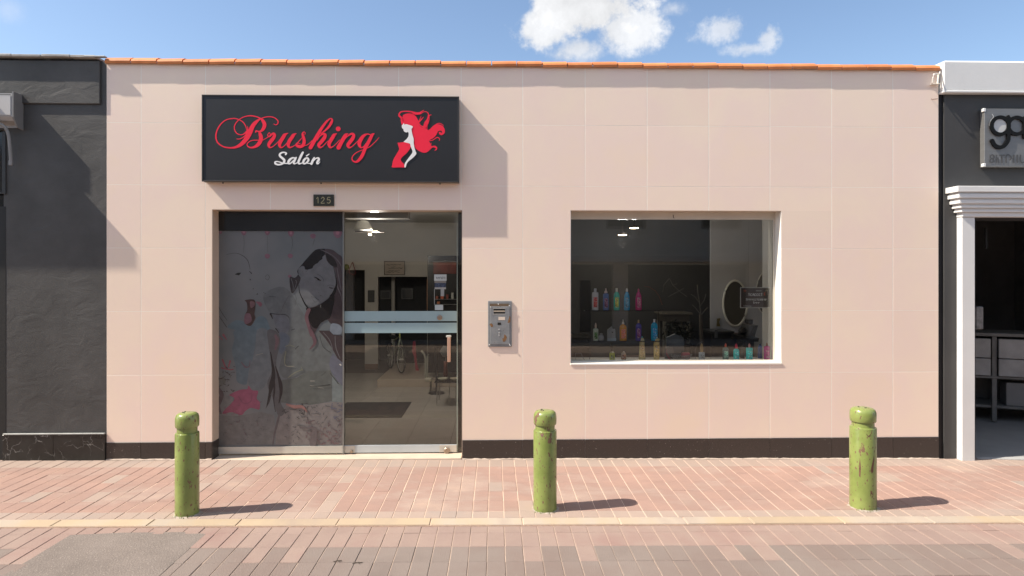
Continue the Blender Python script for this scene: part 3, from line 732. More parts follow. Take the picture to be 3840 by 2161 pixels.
# ================================================================== SIGNBOARD
YS = -.09
sgx0, sgx1 = ax(757, YS), ax(1722, YS)
sgt, sgb = az(1240, 359, YS), az(1240, 683, YS)
sign = thing('signboard', 'wide black box sign reading Brushing Salon with a red long-haired lady logo above the entrance', 'sign', ((sgx0+sgx1)/2, 0, sgb))
BK = mat('sign_black', (.012, .012, .014), .42, var=.12, vs=2.5, bump=.0005, bs=3)
CASE = mat('sign_case', (.045, .042, .042), .4, .3, var=.15, vs=10)
new('case', bx(sgx0+.003, sgx1-.003, YS+.008, -.0015, sgb+.003, sgt-.003), CASE, sign)
new('face', bx(sgx0+.012, sgx1-.012, YS, YS+.0078, sgb+.012, sgt-.012), BK, sign)
for nm, a in (('frame', (sgx0, sgx1, sgt-.0118, sgt)), ('frame', (sgx0, sgx1, sgb, sgb+.0118)), ('frame', (sgx0, sgx0+.0118, sgb+.0119, sgt-.0119)), ('frame', (sgx1-.0118, sgx1, sgb+.0119, sgt-.0119))):
    new(nm, bx(a[0], a[1], YS-.006, YS+.0079, a[2], a[3], bev=.002), CASE, sign)
new('underside', bx(sgx0+.01, sgx1-.01, YS+.02, -.003, sgb-.002, sgb+.0029), mat('sign_under', (.30, .25, .20), .6), sign)
for px in (836, 1204, 1650):
    bm = B(); x = ax(px, -.06); lathe(bm, [(.008, -.012), (.008, 0)], 10, x, -.06, sgb-.002); new('bolt', bm, CASE, sign)
RED = mat('sign_red', (.86, .022, .06), .55, var=.04, vs=6, spec=.25); WHT = mat('sign_white', (.82, .82, .82), .5, var=.02)
S1 = Art(8.05, 800, 420, YS); S2 = Art(8.05, 1100, 420, YS); S3 = Art(9.665, 1020, 480, YS); S4 = Art(6.0435, 1460, 400, YS); S5 = Art(7.25, 1300, 430, YS)
lc = [0]
def letter(art, strokes, m, name='letter', polys=(), discs=()):
    bm = B()
    for s_ in strokes:
        lc[0] += 1; art.stroke(bm, s_, .0008 + .00012*lc[0] % .004, k=8)
    for p in polys: lc[0] += 1; art.poly(bm, p, .0008 + .00012*lc[0] % .004, k=5)
    for (x, y, r) in discs: art.disc(bm, x, y, r, .002, 28)
    fix_front(bm); return new(name, bm, m, sign)
letter(S1, [
 [(1010,560,14),(985,450,24),(930,350,28),(860,280,28),(770,235,28),(690,208,28),(600,200,30),(430,228,32),(300,300,34),(190,420,36),(115,560,38),(80,700,42),(90,830,42),(135,930,40),(220,1005,38),(330,1060,38),(450,1082,42),(560,1085,50),(700,1058,74),(840,980,110),(960,860,130),(1040,740,150),(1110,600,155),(1180,450,130),(1260,340,110),(1350,260,70),(1410,215,46),(1460,195,30),(1580,158,26),(1720,148,28),(1850,182,28),(1935,250,30),(1958,320,32),(1930,375,30),(1875,392,26),(1825,368,18)],
 [(1010,590,50),(960,640,40),(900,680,32),(820,692,28),(720,655,28),(655,570,30),(637,450,32),(690,330,28),(800,220,26),(950,145,28),(1130,118,34),(1300,148,34),(1410,195,44),(1490,260,90),(1545,370,112),(1530,470,108),(1480,550,84),(1410,592,50),(1345,590,36),(1300,572,40),(1280,610,44)],
 [(1370,590,30),(1405,650,84),(1438,760,118),(1425,870,122),(1360,980,110),(1265,1050,78),(1150,1080,48),(1060,1055,34),(1020,1000,28),(1050,930,24),(1150,870,24),(1290,855,26),(1420,862,24),(1500,850,18),(1590,800,18),(1650,765,22)],
 [(1035,430,10),(1040,500,30),(1010,620,26),(960,710,24),(900,768,24),(800,818,26),(710,818,20)]], RED)
letter(S1, [[(1640,770,30),(1668,740,30),(1642,700,26),(1690,632,26),(1722,685,26),(1695,748,40),(1755,690,50),(1812,655,66),(1850,700,90),(1815,790,104),(1730,900,108),(1678,990,96),(1700,1070,54),(1780,1060,28),(1870,990,24),(1950,915,24),(2000,850,20)]], RED)
letter(S1, [[(2265,640,8),(2195,672,60),(2150,705,100),(2110,770,108),(2040,880,110),(2000,990,96),(2035,1072,54),(2110,1055,26),(2190,980,24),(2250,905,20)],
            [(2508,655,14),(2450,680,66),(2410,715,100),(2370,780,106),(2300,880,108),(2262,990,98),(2300,1072,56),(2390,1052,28),(2480,1000,22)]], RED)
letter(S2, [[(50,1010,18),(100,960,20),(160,900,24),(260,790,20)],
            [(345,690,16),(362,640,22),(330,607,26),(284,640,44),(288,700,74),(318,800,86),(328,900,96),(300,1000,98),(210,1052,90),(110,1015,84),(105,960,46),(150,942,30),(210,972,18)], [(330,1028,24),(430,992,22),(500,940,22),(570,870,22)]], RED)
letter(S2, [[(520,1080,112),(610,920,112),(740,690,104),(860,490,84),(985,320,66),(1080,225,40),(1140,200,28),(1172,240,54),(1152,320,78),(1090,430,72),(1000,530,56),(900,610,36),(835,650,26)],
            [(720,860,20),(780,760,28),(850,690,44),(915,665,64),(962,700,90),(935,790,108),(850,900,108),(772,1000,98),(810,1075,54),(890,1040,26),(970,960,24),(1050,880,20)]], RED)
letter(S2, [[(1322,652,8),(1270,680,60),(1225,710,100),(1185,780,108),(1115,890,108),(1080,990,98),(1122,1075,54),(1210,1040,26),(1300,960,22),(1400,850,20)]], RED, discs=[(1355,515,72)])
letter(S2, [[(1660,655,6),(1610,676,60),(1575,710,100),(1520,800,112),(1440,940,118),(1368,1078,130)],
            [(1560,830,16),(1610,760,30),(1690,695,46),(1770,665,66),(1822,705,92),(1795,800,106),(1705,920,108),(1650,1005,96),(1692,1078,54),(1770,1050,26),(1860,970,24),(1950,880,20)]], RED)
letter(S2, [[(2320,690,30),(2225,672,36),(2120,730,90),(2030,850,118),(1992,960,112),(2015,1045,76),(2060,1082,36),(2130,1050,36),(2200,960,40)]], RED)
letter(S5, [[(762,515,6),(715,540,60),(682,580,84),(600,740,92),(500,930,92),(450,1060,90),(390,1170,88),(310,1260,70),(240,1290,48),(172,1258,34),(146,1190,28),(180,1115,24),(280,1030,22),(430,962,18)],
            [(520,935,14),(580,905,22),(640,870,22),(740,780,20),(820,700,18),(885,622,10)]], RED)
letter(S3, [[(500,962,64),(522,918,56),(440,890,50),(350,905,60),(285,965,72),(300,1030,78),(380,1100,82),(448,1175,88),(430,1255,78),(360,1310,66),(230,1336,56),(130,1300,70),(118,1245,62),(180,1222,40),(280,1240,40),(400,1280,40),(520,1290,40),(600,1292,40)]], WHT)
letter(S3, [[(840,1095,40),(750,1090,60),(655,1150,84),(598,1240,90),(620,1300,60),(690,1275,46),(790,1180,46)], [(880,1075,50),(840,1150,78),(790,1250,84),(808,1300,52),(870,1288,38),(940,1255,34)]], WHT)
letter(S3, [[(1120,895,74),(1060,1010,84),(1000,1140,84),(962,1240,84),(985,1302,56),(1050,1290,42),(1120,1268,38)]], WHT)
letter(S3, [[(1255,1092,56),(1180,1150,80),(1135,1250,80),(1165,1302,52),(1250,1270,60),(1322,1180,76),(1308,1110,62),(1255,1090,50)], [(1345,955,38),(1255,1018,46)], [(1280,1282,32),(1360,1292,34),(1440,1280,38)]], WHT)
letter(S3, [[(1535,1085,56),(1485,1180,84),(1432,1305,84)], [(1520,1190,36),(1590,1115,44),(1672,1092,60),(1705,1140,78),(1660,1220,84),(1635,1285,64),(1680,1302,38),(1742,1232,22)]], WHT)
letter(S4, [], RED, 'logo_dress', polys=[[(190,825),(225,822),(290,812),(360,806),(420,826),(470,858),(485,920),(440,1000),(380,1070),(300,1140),(262,1200),(280,1250),(335,1305),(344,1345),(344,1380),(250,1380),(68,1380),(68,1330),(72,1290),(100,1190),(170,1070),(222,970),(205,890)]])
letter(S4, [], WHT, 'logo_figure', polys=[[(328,378),(345,410),(380,402),(450,420),(520,445),(530,475),(505,510),(510,570),(530,660),(553,740),(553,830),(570,930),(595,1010),(612,1075),(540,1160),(440,1240),(395,1300),(372,1376),(346,1374),(350,1300),(390,1230),(450,1150),(520,1050),(518,990),(490,920),(470,850),(430,830),(340,808),(330,795),(390,740),(430,680),(440,620),(425,580),(380,588),(330,560),(318,512),(290,490),(285,430),(312,405)]])
letter(S4, [[(290,300,20),(262,245,44),(220,200,34),(250,135,30),(330,112,24),(480,118,30),(600,152,44),(690,142,30),(782,82,10)],
            [(540,150,30),(600,172,34),(700,165,24),(780,122,16),(850,128,16),(888,180,22),(868,290,36),(830,370,70),(820,430,90)], [(950,190,14),(905,212,20),(900,300,16),(866,390,40)], [(722,218,10),(690,300,16),(665,345,14)], [(776,236,12),(720,300,26),(668,350,44)],
            [(1010,432,8),(1100,384,16),(1170,392,16),(1232,432,12)], [(860,782,16),(980,762,16),(1080,702,20),(1138,730,18),(1125,780,8)], [(845,888,12),(930,885,16),(945,830,16)], [(690,380,12),(700,425,22),(760,455,26),(795,415,16)]],
       RED, 'logo_hair', polys=[[(262,270),(300,240),(318,190),(430,152),(520,156),(600,220),(640,290),(672,340),(680,400),(700,445),(760,470),(800,400),(840,350),(872,380),(866,480),(872,535),(930,505),(1000,435),(1080,402),(1150,412),(1220,452),(1257,530),(1250,605),(1190,648),(1140,632),(1122,590),(1150,572),(1178,598),(1196,580),(1170,548),(1110,560),(1085,600),(1060,650),(1000,712),(905,772),(930,840),(960,895),(1030,885),(1082,925),(1075,982),(1020,1000),(1050,968),(1045,940),(985,928),(930,970),(860,1030),(780,1048),(680,1012),(590,940),(562,870),(555,740),(530,660),(505,530),(532,470),(512,440),(380,402),(345,408),(328,380),(290,420),(264,350)]])

# number plate above the door
NP = thing('house_number_plate', 'small dark plaque with the number 125 above the entrance', 'number plate', (ax(1214), -.003, az(1214, 772)))
def P0(px0, px1, py0, py1, y0, y1, bev=0.):
    return bx(ax(px0, y0), ax(px1, y0), y0, y1, az((px0+px1)/2, py1, y0), az((px0+px1)/2, py0, y0), bev=bev)
new('plate', P0(1175, 1252, 730, 773, -.016, -.0012, .002), mat('plaque_dark', (.035, .036, .025), .35, var=.2, vs=30), NP)
GOLD = mat('number_gold', (.42, .36, .20), .35, .5)
AN = Art(2.5255, 740, 320, -.016)
for s_ in ([(1128, 1078, 6), (1142, 1062, 7), (1144, 1118, 7)], [(1172, 1076, 6), (1188, 1062, 8), (1202, 1074, 8), (1190, 1096, 7), (1172, 1117, 7), (1206, 1117, 7)], [(1260, 1063, 7), (1236, 1063, 7), (1232, 1086, 7), (1250, 1084, 8), (1260, 1100, 8), (1248, 1117, 8), (1228, 1112, 6)]):
    bm = B(); AN.stroke(bm, s_, .001, k=5); fix_front(bm); new('digit', bm, GOLD, NP)

# intercom / meter plate
IC = thing('intercom_panel', 'rusty grey metal intercom plate screwed to the tiles between door and display window', 'intercom', (ax(1875), -.003, az(1875, 1302)))
ZN = material('zinc', (.27, .285, .30), .45, .35, var=.12, vs=12, bump=.0006, bs=30, speck=((.16, .12, .09), 26, .70))
new('backplate', P0(1830, 1919, 1129, 1301, -.012, -.0012, .003), ZN, IC)
new('cover', P0(1838, 1911, 1150, 1292, -.018, -.0122, .002), ZN, IC)
new('top_slot', P0(1837, 1908, 1139, 1150, -.0135, -.0121), mat('rust_dark', (.14, .095, .06), .8), IC)
for a, b in ((1158, 1165), (1170, 1177)): new('slot', P0(1851, 1894, a, b, -.0185, -.0181), mat('slot_black', (.008, .008, .008), .6), IC)
new('slot_frame', P0(1849, 1896, 1155.5, 1157.8, -.0195, -.0181), ALU, IC); new('slot_frame', P0(1849, 1896, 1177.3, 1179.5, -.0195, -.0181), ALU, IC)
new('slot_bar', P0(1851, 1894, 1165.2, 1169.8, -.0195, -.0181), mat('bar_beige', (.42, .36, .28), .5), IC)
new('nameplate', P0(1869, 1894, 1189, 1201, -.0195, -.0181), mat('nameplate_cream', (.70, .60, .50), .4), IC)
new('button_label', P0(1866, 1879, 1210, 1219, -.019, -.0181), mat('slot_black', (0,0,0)), IC)
for y in (1236, 1249, 1258):
    bm = B(); c = at(1872, y, -.018); lathe(bm, [(.0065, 0), (.006, .003), (.003, .0035)], 14); bmesh.ops.rotate(bm, verts=bm.verts, cent=(0,0,0), matrix=Matrix.Rotation(math.radians(90), 3, 'X')); bmesh.ops.translate(bm, verts=bm.verts, vec=c); new('button', bm, mat('button_pale', (.5, .5, .5), .4), IC)
for x, y in ((1869, 1141), (1840, 1152), (1910, 1147), (1835, 1293), (1911, 1292), (1913, 1296)):
    bm = B(); c = at(x, y, -.018); lathe(bm, [(.005, 0), (.005, .002), (.002, .004)], 12); bmesh.ops.rotate(bm, verts=bm.verts, cent=(0,0,0), matrix=Matrix.Rotation(math.radians(90), 3, 'X')); bmesh.ops.translate(bm, verts=bm.verts, vec=c); new('screw', bm, mat('screw_bright', (.75, .74, .72), .3, .7), IC)
AI = Art(5.577, 1780, 1080, -.018); bm = B()
AI.stroke(bm, [(320,770,20),(345,765,50),(360,795,50)], .0006); AI.stroke(bm, [(590,1060,20),(610,1110,40),(640,1040,60),(630,990,30)], .0007); AI.stroke(bm, [(690,720,10),(720,700,50),(735,600,16)], .0008)
fix_front(bm); new('rust_stain', bm, mat('rust', (.20, .105, .045), .85, var=.3, vs=60), IC)

# bent bracket under the eaves, right
BR = thing('wall_bracket', 'small white bent metal bracket high on the tiles at the right end of the eaves', 'bracket', (ax(3503), -.02, az(3503, 285)))
AB = lambda x, y, Y: at(3440+x/7.25, 220+y/7.25, Y)
bm = B(); tube(bm, [AB(610, 340, -.02), AB(605, 415, -.04), AB(450, 425, -.09), AB(425, 520, -.10), AB(415, 640, -.09), AB(385, 700, -.02)], .0065, 8); new('arm', bm, mat('bracket_white', (.74, .72, .66), .5, var=.1, vs=40), BR)
bm = B(); tube(bm, [AB(575, 440, -.03), AB(550, 680, -.03)], .008, 8); new('brace', bm, mat('bracket_white', (0,0,0)), BR)
a, b = AB(370, 700, -.02), AB(570, 640, -.02); new('foot_plate', bx(a.x, b.x, -.05, -.0015, a.z-.004, b.z-.02, bev=.003), mat('bracket_white', (0,0,0)), BR)
bm = B(); tube(bm, [AB(375, 1095, -.002), AB(410, 1112, -.012), AB(470, 1105, -.014), AB(550, 1092, -.010)], .0028, 6); o = new('wire_end', bm, paint((120, 88, 72)), None); tag(o, 'short bent bare wire poking from the tiles just below the eaves bracket', 'wire')

# ================================================================== LEFT BUILDING
LB = thing('dark_rendered_building', 'dark grey roughly rendered house front left of the salon with a black marble plinth', 'building', (-4.2, .3, 0))
ST = material('dark_render', (.064, .063, .062), .62, var=.22, vs=2.2, spec=.5)
def stucco(m, d1=.010, d2=.0035):
    t = m.node_tree; n = t.nodes; L = t.links.new; p = n['Principled BSDF']
    geo = n.new('ShaderNodeNewGeometry')
    mp = n.new('ShaderNodeMapping'); mp.inputs['Rotation'].default_value = (0, math.radians(35), 0); mp.inputs['Scale'].default_value = (3.0, 3, 4.4); L(geo.outputs['Position'], mp.inputs[0])
    a = n.new('ShaderNodeTexNoise'); a.inputs['Scale'].default_value = 1.6; a.inputs['Detail'].default_value = 3; a.inputs['Distortion'].default_value = 1.2; L(mp.outputs[0], a.inputs['Vector'])
    v = n.new('ShaderNodeTexNoise'); v.noise_type = 'RIDGED_MULTIFRACTAL'; v.inputs['Scale'].default_value = 2.6; v.inputs['Detail'].default_value = 3; v.inputs['Distortion'].default_value = .6; L(mp.outputs[0], v.inputs['Vector'])
    f = n.new('ShaderNodeTexNoise'); f.inputs['Scale'].default_value = 90; f.inputs['Detail'].default_value = 3; L(geo.outputs['Position'], f.inputs['Vector'])
    pw = n.new('ShaderNodeMath'); pw.operation = 'POWER'; L(v.outputs['Fac'], pw.inputs[0]); pw.inputs[1].default_value = 3.0
    b1 = n.new('ShaderNodeBump'); b1.inputs['Distance'].default_value = d1; L(a.outputs['Fac'], b1.inputs['Height'])
    b2 = n.new('ShaderNodeBump'); b2.inputs['Distance'].default_value = d2*.45; L(pw.outputs[0], b2.inputs['Height']); L(b1.outputs[0], b2.inputs['Normal'])
    b3 = n.new('ShaderNodeBump'); b3.inputs['Distance'].default_value = .0012; L(f.outputs['Fac'], b3.inputs['Height']); L(b2.outputs[0], b3.inputs['Normal'])
    L(b3.outputs[0], p.inputs['Normal'])
stucco(ST, .0045, .003)
LX1 = XS[0]-.001; zt = 3.80
bx0 = -13
lwx0, lwx1 = ax(-420), ax(14)
bm = B(); wall_with_holes(bm, bx0, LX1, -.2, 3.785, [(lwx0-.9, lwx1, az(0, 1040)+0, az(0, 486))], .0, .3); new('wall', bm, ST, LB)
bm = B(); box(bm, bx0, LX1-.05, -.02, -.0005, az(200, 391), 3.79, bev=.006); new('top_band', bm, ST, LB)
new('door_recess', bx(bx0, ax(22), -.002, .05, -.15, az(0, 775)), mat('recess_dark', (.012, .012, .012), .6), LB)
MB_ = material('black_marble', (.020, .021, .020), .25, var=.3, vs=6, spec=.5)
def veins(m):
    t = m.node_tree; n = t.nodes; L = t.links.new; p = n['Principled BSDF']; geo = n.new('ShaderNodeNewGeometry')
    ds = n.new('ShaderNodeTexNoise'); ds.inputs['Scale'].default_value = 5; ds.inputs['Detail'].default_value = 4; L(geo.outputs['Position'], ds.inputs['Vector'])
    ad = n.new('ShaderNodeVectorMath'); ad.operation = 'MULTIPLY_ADD'; L(ds.outputs['Color'], ad.inputs[0]); ad.inputs[1].default_value = (.35, .35, .35); L(geo.outputs['Position'], ad.inputs[2])
    vo = n.new('ShaderNodeTexVoronoi'); vo.feature = 'DISTANCE_TO_EDGE'; vo.inputs['Scale'].default_value = 7; L(ad.outputs[0], vo.inputs['Vector'])
    mr = n.new('ShaderNodeMapRange'); mr.inputs['From Min'].default_value = 0; mr.inputs['From Max'].default_value = .022; mr.inputs['To Min'].default_value = .75; mr.inputs['To Max'].default_value = 0; L(vo.outputs['Distance'], mr.inputs[0])
    n2 = n.new('ShaderNodeTexNoise'); n2.inputs['Scale'].default_value = 9; L(geo.outputs['Position'], n2.inputs['Vector'])
    m2 = n.new('ShaderNodeMapRange'); m2.inputs['From Min'].default_value = .45; m2.inputs['From Max'].default_value = .62; L(n2.outputs['Fac'], m2.inputs[0])
    mu = n.new('ShaderNodeMath'); mu.operation = 'MULTIPLY'; L(mr.outputs[0], mu.inputs[0]); L(m2.outputs[0], mu.inputs[1])
    src = p.inputs['Base Color'].links[0].from_socket
    mx_ = n.new('ShaderNodeMix'); mx_.data_type = 'RGBA'; L(mu.outputs[0], mx_.inputs[0]); L(src, mx_.inputs[6]); mx_.inputs[7].default_value = (.34, .34, .33, 1); L(mx_.outputs[2], p.inputs['Base Color'])
veins(MB_)
pxs = [bx0, ax(15), ax(205), LX1-.002]
for a, b in zip(pxs[1:], pxs[2:]): new('plinth_slab', bx(a+.001, b-.001, -.022, -.0025, -.15, az(200, 1628)-.003, bev=.002), MB_, LB)
new('plinth_ledge', bx(ax(18), LX1-.003, -.03, -.0025, az(200, 1628)-.0025, az(200, 1628)+.012, bev=.004), mat('ledge_grey', (.22, .23, .23), .5, var=.2, vs=12), LB)
# window at the far left
new('window_frame', bx(ax(10), ax(24), -.012, .0, az(0, 728), az(0, 494), bev=.002), mat('frame_black', (.03, .03, .03), .4), LB)
new('window_frame', bx(ax(-400), ax(9.5), -.012, .0, az(0, 728), az(0, 720), bev=.002), mat('frame_black', (0,0,0)), LB)
new('window_pane', bx(lwx0-.9, lwx1-.001, .06, .065, az(0, 1040)+.001, az(0, 486)-.001), mat('dark_glass', (.008, .008, .009), .1), LB)
# grey coping sheets on the roof edge
CPM = material('coping_sheet', (.34, .33, .31), .7, var=.2, vs=8, bump=.002, bs=30, rnd=.15)
xs_ = [bx0, ax(-300), ax(60), ax(170), ax(278), ax(372)]
for i, (a, b) in enumerate(zip(xs_, xs_[1:])):
    bm = bx(a+.003, b-.004, -.062, .2, 0, .022, bev=.003)
    o = new('coping_sheet', bm, CPM, LB); o.location += Vector((0, 0, 3.792+.004*(i % 2))); o.rotation_euler.y = .004
new('coping_cap', bx(ax(330), ax(408), -.066, -.02, 3.812, 3.824, bev=.003), mat('zinc_pale', (.45, .46, .45), .4, .4), LB)

# awning cassette at the top left
AW = thing('awning_cassette', 'pale grey rolled awning box on the dark wall, cut off by the left edge', 'awning', (ax(-60), -.02, az(0, 478)))
AG = mat('awning_grey', (.36, .36, .36), .5, var=.06, vs=5)
ya = -.125
bm = B(); x1 = ax(46, ya); 
extrude_x(bm, [(ya, az(0, 350, ya)), (ya, az(0, 436, ya)), (ya+.03, az(0, 450, ya)), (ya+.12, az(0, 462, ya)), (-.012, az(0, 470, ya)), (-.012, az(0, 350, ya))], ax(-900, ya), x1); new('cassette', bm, AG, AW)
new('front_flap', bx(ax(-900, ya), x1-.012, ya-.006, ya-.0005, az(0, 432, ya), az(0, 357, ya)-.002, bev=.002), mat('awning_pale', (.50, .50, .50), .5, var=.05), AW)
new('seam', bx(ax(-900, ya), x1-.01, ya-.008, ya-.0065, az(0, 355, ya), az(0, 357, ya)), mat('frame_black', (0,0,0)), AW)
bm = B(); extrude_x(bm, [(ya-.004, az(50, 344, ya)), (ya-.004, az(50, 440, ya)), (ya+.05, az(50, 474, ya)), (-.003, az(50, 478, ya)), (-.003, az(50, 344, ya))], x1+.0005, x1+.014); new('end_plate', bm, mat('awning_mid', (.20, .20, .20), .5), AW)
bm = B(); e0 = at(70, 395, -.02); box(bm, x1+.0145, e0.x, -.05, -.002, az(70, 472), az(70, 356), bev=.006); new('wall_mount', bm, mat('awning_mid', (0,0,0)), AW)
bm = B(); tube(bm, catmull([tuple(at(x, y, Y)) for x, y, Y in ((-30, 462, -.11), (10, 470, -.10), (30, 500, -.08), (38, 560, -.07), (41, 606, -.06))], 6), [.014]*25, 8); new('arm', bm, mat('arm_grey', (.24, .24, .24), .5), AW)
c = at(40, 606, -.06); new('arm_hook', bx(c.x-.016, c.x+.016, -.07, -.05, c.z-.035, c.z+.01, bev=.003), mat('arm_grey', (0,0,0)), AW)
# unseen bar beyond the left edge, added to cast the diagonal wall shadow
new('shadow_bar', bx(ax(-900, ya), ax(-8), -.272, -.130, az(0, 432), az(0, 362), bev=.012), mat('awning_mid', (0,0,0)), AW)

# ================================================================== RIGHT BUILDING
RX0 = XS[-1]+.001
RB = thing('dark_shop_building', 'charcoal grey shop front right of the salon with white cornice and white classical door surround', 'building', (5.2, .3, 0))
DK = mat('charcoal_paint', (.050, .050, .051), .6, var=.12, vs=1.5, bump=.001, bs=14)
ox0, ox1 = ax(3657), 7.4
oz = az(3700, 820)
bm = B(); wall_with_holes(bm, RX0+.055, 13.5, -.3, 3.75, [(ox0, ox1, -.4, oz)], .0, .28); new('wall', bm, DK, RB)
new('corner_strip', bx(RX0+.004, RX0+.0545, .02, .28, -.3, 3.74), mat('gap_black', (.008, .008, .01), .6), RB)
WP = mat('white_paint', (.70, .71, .71), .55, var=.03, vs=3, bump=.0006, bs=30)
cz0, cz1 = az(3700, 340, -.06), az(3700, 232, -.06)
new('cornice', bx(RX0+.012, 13.5, -.06, .3, cz0, cz1, bev=.006), WP, RB)
new('cornice_drip', bx(RX0+.006, 13.5, -.068, .02, cz0-.024, cz0-.0005, bev=.006), WP, RB)
bm = B(); extrude_x(bm, [(-.05, cz1+.0005), (-.02, cz1+.02), (.3, cz1+.03), (.3, cz1+.0005)], RX0+.05, 13.5); new('cornice_top', bm, WP, RB)
# door surround: stepped cornice on pilaster
pf = -.075
px0, px1 = ax(3608, pf), ax(3656, pf)
bm = B(); box(bm, px0, px1, pf, -.0005, gz(4.5)-.02, az(3650, 815, pf), bev=.003); new('pilaster', bm, WP, RB)
zt_, zb_ = az(3700, 700, -.16), az(3700, 812, -.10)
steps = [(700, 722, .172, 3592), (722.3, 728, .150, 3598), (728.3, 744, .158, 3596), (744.3, 750, .138, 3600), (750.3, 764, .142, 3599), (764.3, 770, .122, 3604), (770.3, 780, .126, 3603), (780.3, 786, .108, 3607), (786.3, 795, .110, 3606), (795.3, 812, .088, 3610)]
for a, b, p, xl in steps:
    zA, zB = az(3700, a, -p), az(3700, b, -p)
for i, (a, b, p, xl) in enumerate(steps):
    zA = az(3700, a, -.13); zB = az(3700, b+.3, -.13)
    new('cornice_moulding', bx(ax(xl, -p), ox1+.4, -p, -.0006, zB+.0002, zA, bev=.004), WP, RB)
new('pilaster', bx(ox1+.02, ox1+.18, pf, -.0005, -.1, az(3650, 815, pf), bev=.003), WP, RB)
# shop interior, dim
GD = mat('garage_dark', (.24, .24, .24), .8, var=.1); GF = mat('concrete_floor', (.30, .30, .30), .6, var=.12, vs=2)
new('back_wall', bx(4.4, 9, 4.6, 4.7, -.1, 3.2), GD, RB); new('side_wall', bx(4.42, 4.5, .285, 4.6, -.1, 3.2), GD, RB); new('side_wall', bx(8.9, 9, .285, 4.6, -.1, 3.2), GD, RB)
new('ceiling', bx(4.42, 9, .285, 4.6, 3.2, 3.3), GD, RB); new('roof', bx(RX0+.06, 13.5, .285, 6, 3.45, 3.6), GD, RB)
new('floor', bx(RX0+.3, 9, .001, 4.6, -.4, gz(5)+.012), GF, RB)
bm = B(); r0 = at(3660, 1724, -.01); a_ = [(ax(3662), -.02, gz(4.9)+.004), (8, -.32, gz(6)+.004), (8, .0, gz(6)+.05), (ax(3662), .0, gz(5)+.012)]
vs = [bm.verts.new(p) for p in a_]; lo_ = [bm.verts.new((p[0], p[1], -.2)) for p in a_]; bm.faces.new(vs)
for i in range(4): bm.faces.new((lo_[i], lo_[(i+1) % 4], vs[(i+1) % 4], vs[i]))
bmesh.ops.recalc_face_normals(bm, faces=bm.faces); new('ramp', bm, mat('ramp_concrete', (.33, .33, .33), .85, var=.1, vs=6), RB)
# workbench with drawers, seen obliquely
WBX, WBY = ax(3662, 1.3)+.02, 1.3
WB = thing('workbench', 'dark wooden bench with drawers and a low shelf inside the right-hand shop', 'workbench', (4.9, 1.9, 0), rz=math.radians(-24))
WDK = mat('bench_wood', (.16, .16, .155), .55, var=.2, vs=8); WDL = mat('bench_front', (.34, .34, .335), .5, var=.15, vs=6)
def wb(name, x0, x1, y0, y1, z0, z1, m=None, bev=.004, par=None): return local(name, bx(x0, x1, y0, y1, z0, z1, bev=bev), m or WDK, par or WB)
wb('top', -.35, 2.4, 0, .6, 1.03, 1.07); wb('shelf', -.35, 2.4, .02, .6, .52, .55); wb('rear_panel', -.35, 2.4, .57, .6, .05, 1.0)
for x in (-.3, .12, 1.2, 2.3): wb('leg', x, x+.05, .03, .08, 0, 1.029); 
wb('shelf', -.35, 2.4, .05, .58, .16, .19)
for x0_ in (.18, 1.26):
    for z0_, z1_ in ((.77, 1.0), (.555, .76)):
        dr = wb('drawer', x0_, x0_+1.0, .0, .5, z0_, z1_, WDL)
        for hx in (.34, .72):
            h = local('handle', bx(x0_+hx, x0_+hx+.11, -.03, -.001, z0_+.10, z0_+.12, bev=.004), mat('handle_steel', (.5, .5, .5), .3, .8), dr); h.location = (0, 0, 0)
for i_, (x, w, h, cl, lab) in enumerate(((.3, .26, .26, (.3, .3, .29), 'pale grey carton on the low shelf of the workbench, nearest the doorway post'), (.62, .2, .2, (.1, .1, .1), 'dark carton on the low shelf of the workbench beside the pale one'), (1.5, .3, .28, (.2, .2, .2), 'mid grey carton at the right of the low workbench shelf'))):
    c_ = Matrix.Rotation(math.radians(-24), 3, 'Z') @ Vector((x, .2, 0))
    o = new('carton', bx(-w/2, w/2, -.1, .1, 0, h, bev=.006), material('carton_grey', cl, .7, var=.1), None, loc=(4.9+c_.x, 1.9+c_.y, .1905)); o.rotation_euler.z = math.radians(-20); tag(o, lab, 'carton')
o = new('apron', bx(ax(3660, .5), ax(3690, .5), .5, .53, az(3675, 1236, .5), az(3675, 1150, .5), bev=.01), mat('apron_grey', (.22, .22, .22), .9, var=.3, vs=20), None); tag(o, 'grey cloth hanging just inside the left edge of the right shop doorway', 'apron')
for i, (x, w, h, lab) in enumerate(((.35, .14, .2, 'dark square canister at the back of the workbench top'), (.75, .26, .04, 'flat pale book lying on the workbench top'), (1.0, .1, .1, 'small black box on the workbench, right of the book'))):
    c_ = Matrix.Rotation(math.radians(-24), 3, 'Z') @ Vector((x, .25, 0))
    o = new(('canister', 'book', 'storage_box')[i], bx(-w/2, w/2, -.08, .08, 0, h, bev=.006), (GD, mat('book_grey', (.3, .3, .3), .6), WDK)[i], None, loc=(4.9+c_.x, 1.9+c_.y, 1.0705)); tag(o, lab, ('canister', 'book', 'box')[i])
o = new('roller_strip', bx(ox0+.01, ox0+.17, .33, .36, oz-.19, oz-.15, bev=.003), mat('book_grey', (0,0,0)), RB)
bm = B(); c = at(3697, 860, .32); tube(bm, [(c.x, .32, c.z+.02), (c.x, .32, c.z-.1), (c.x+.004, .32, c.z-.2)], .012, 8); o = new('hanging_cord', bm, mat('slot_black', (0,0,0)), None); tag(o, 'black cord hanging inside the top of the right shop doorway', 'cord')

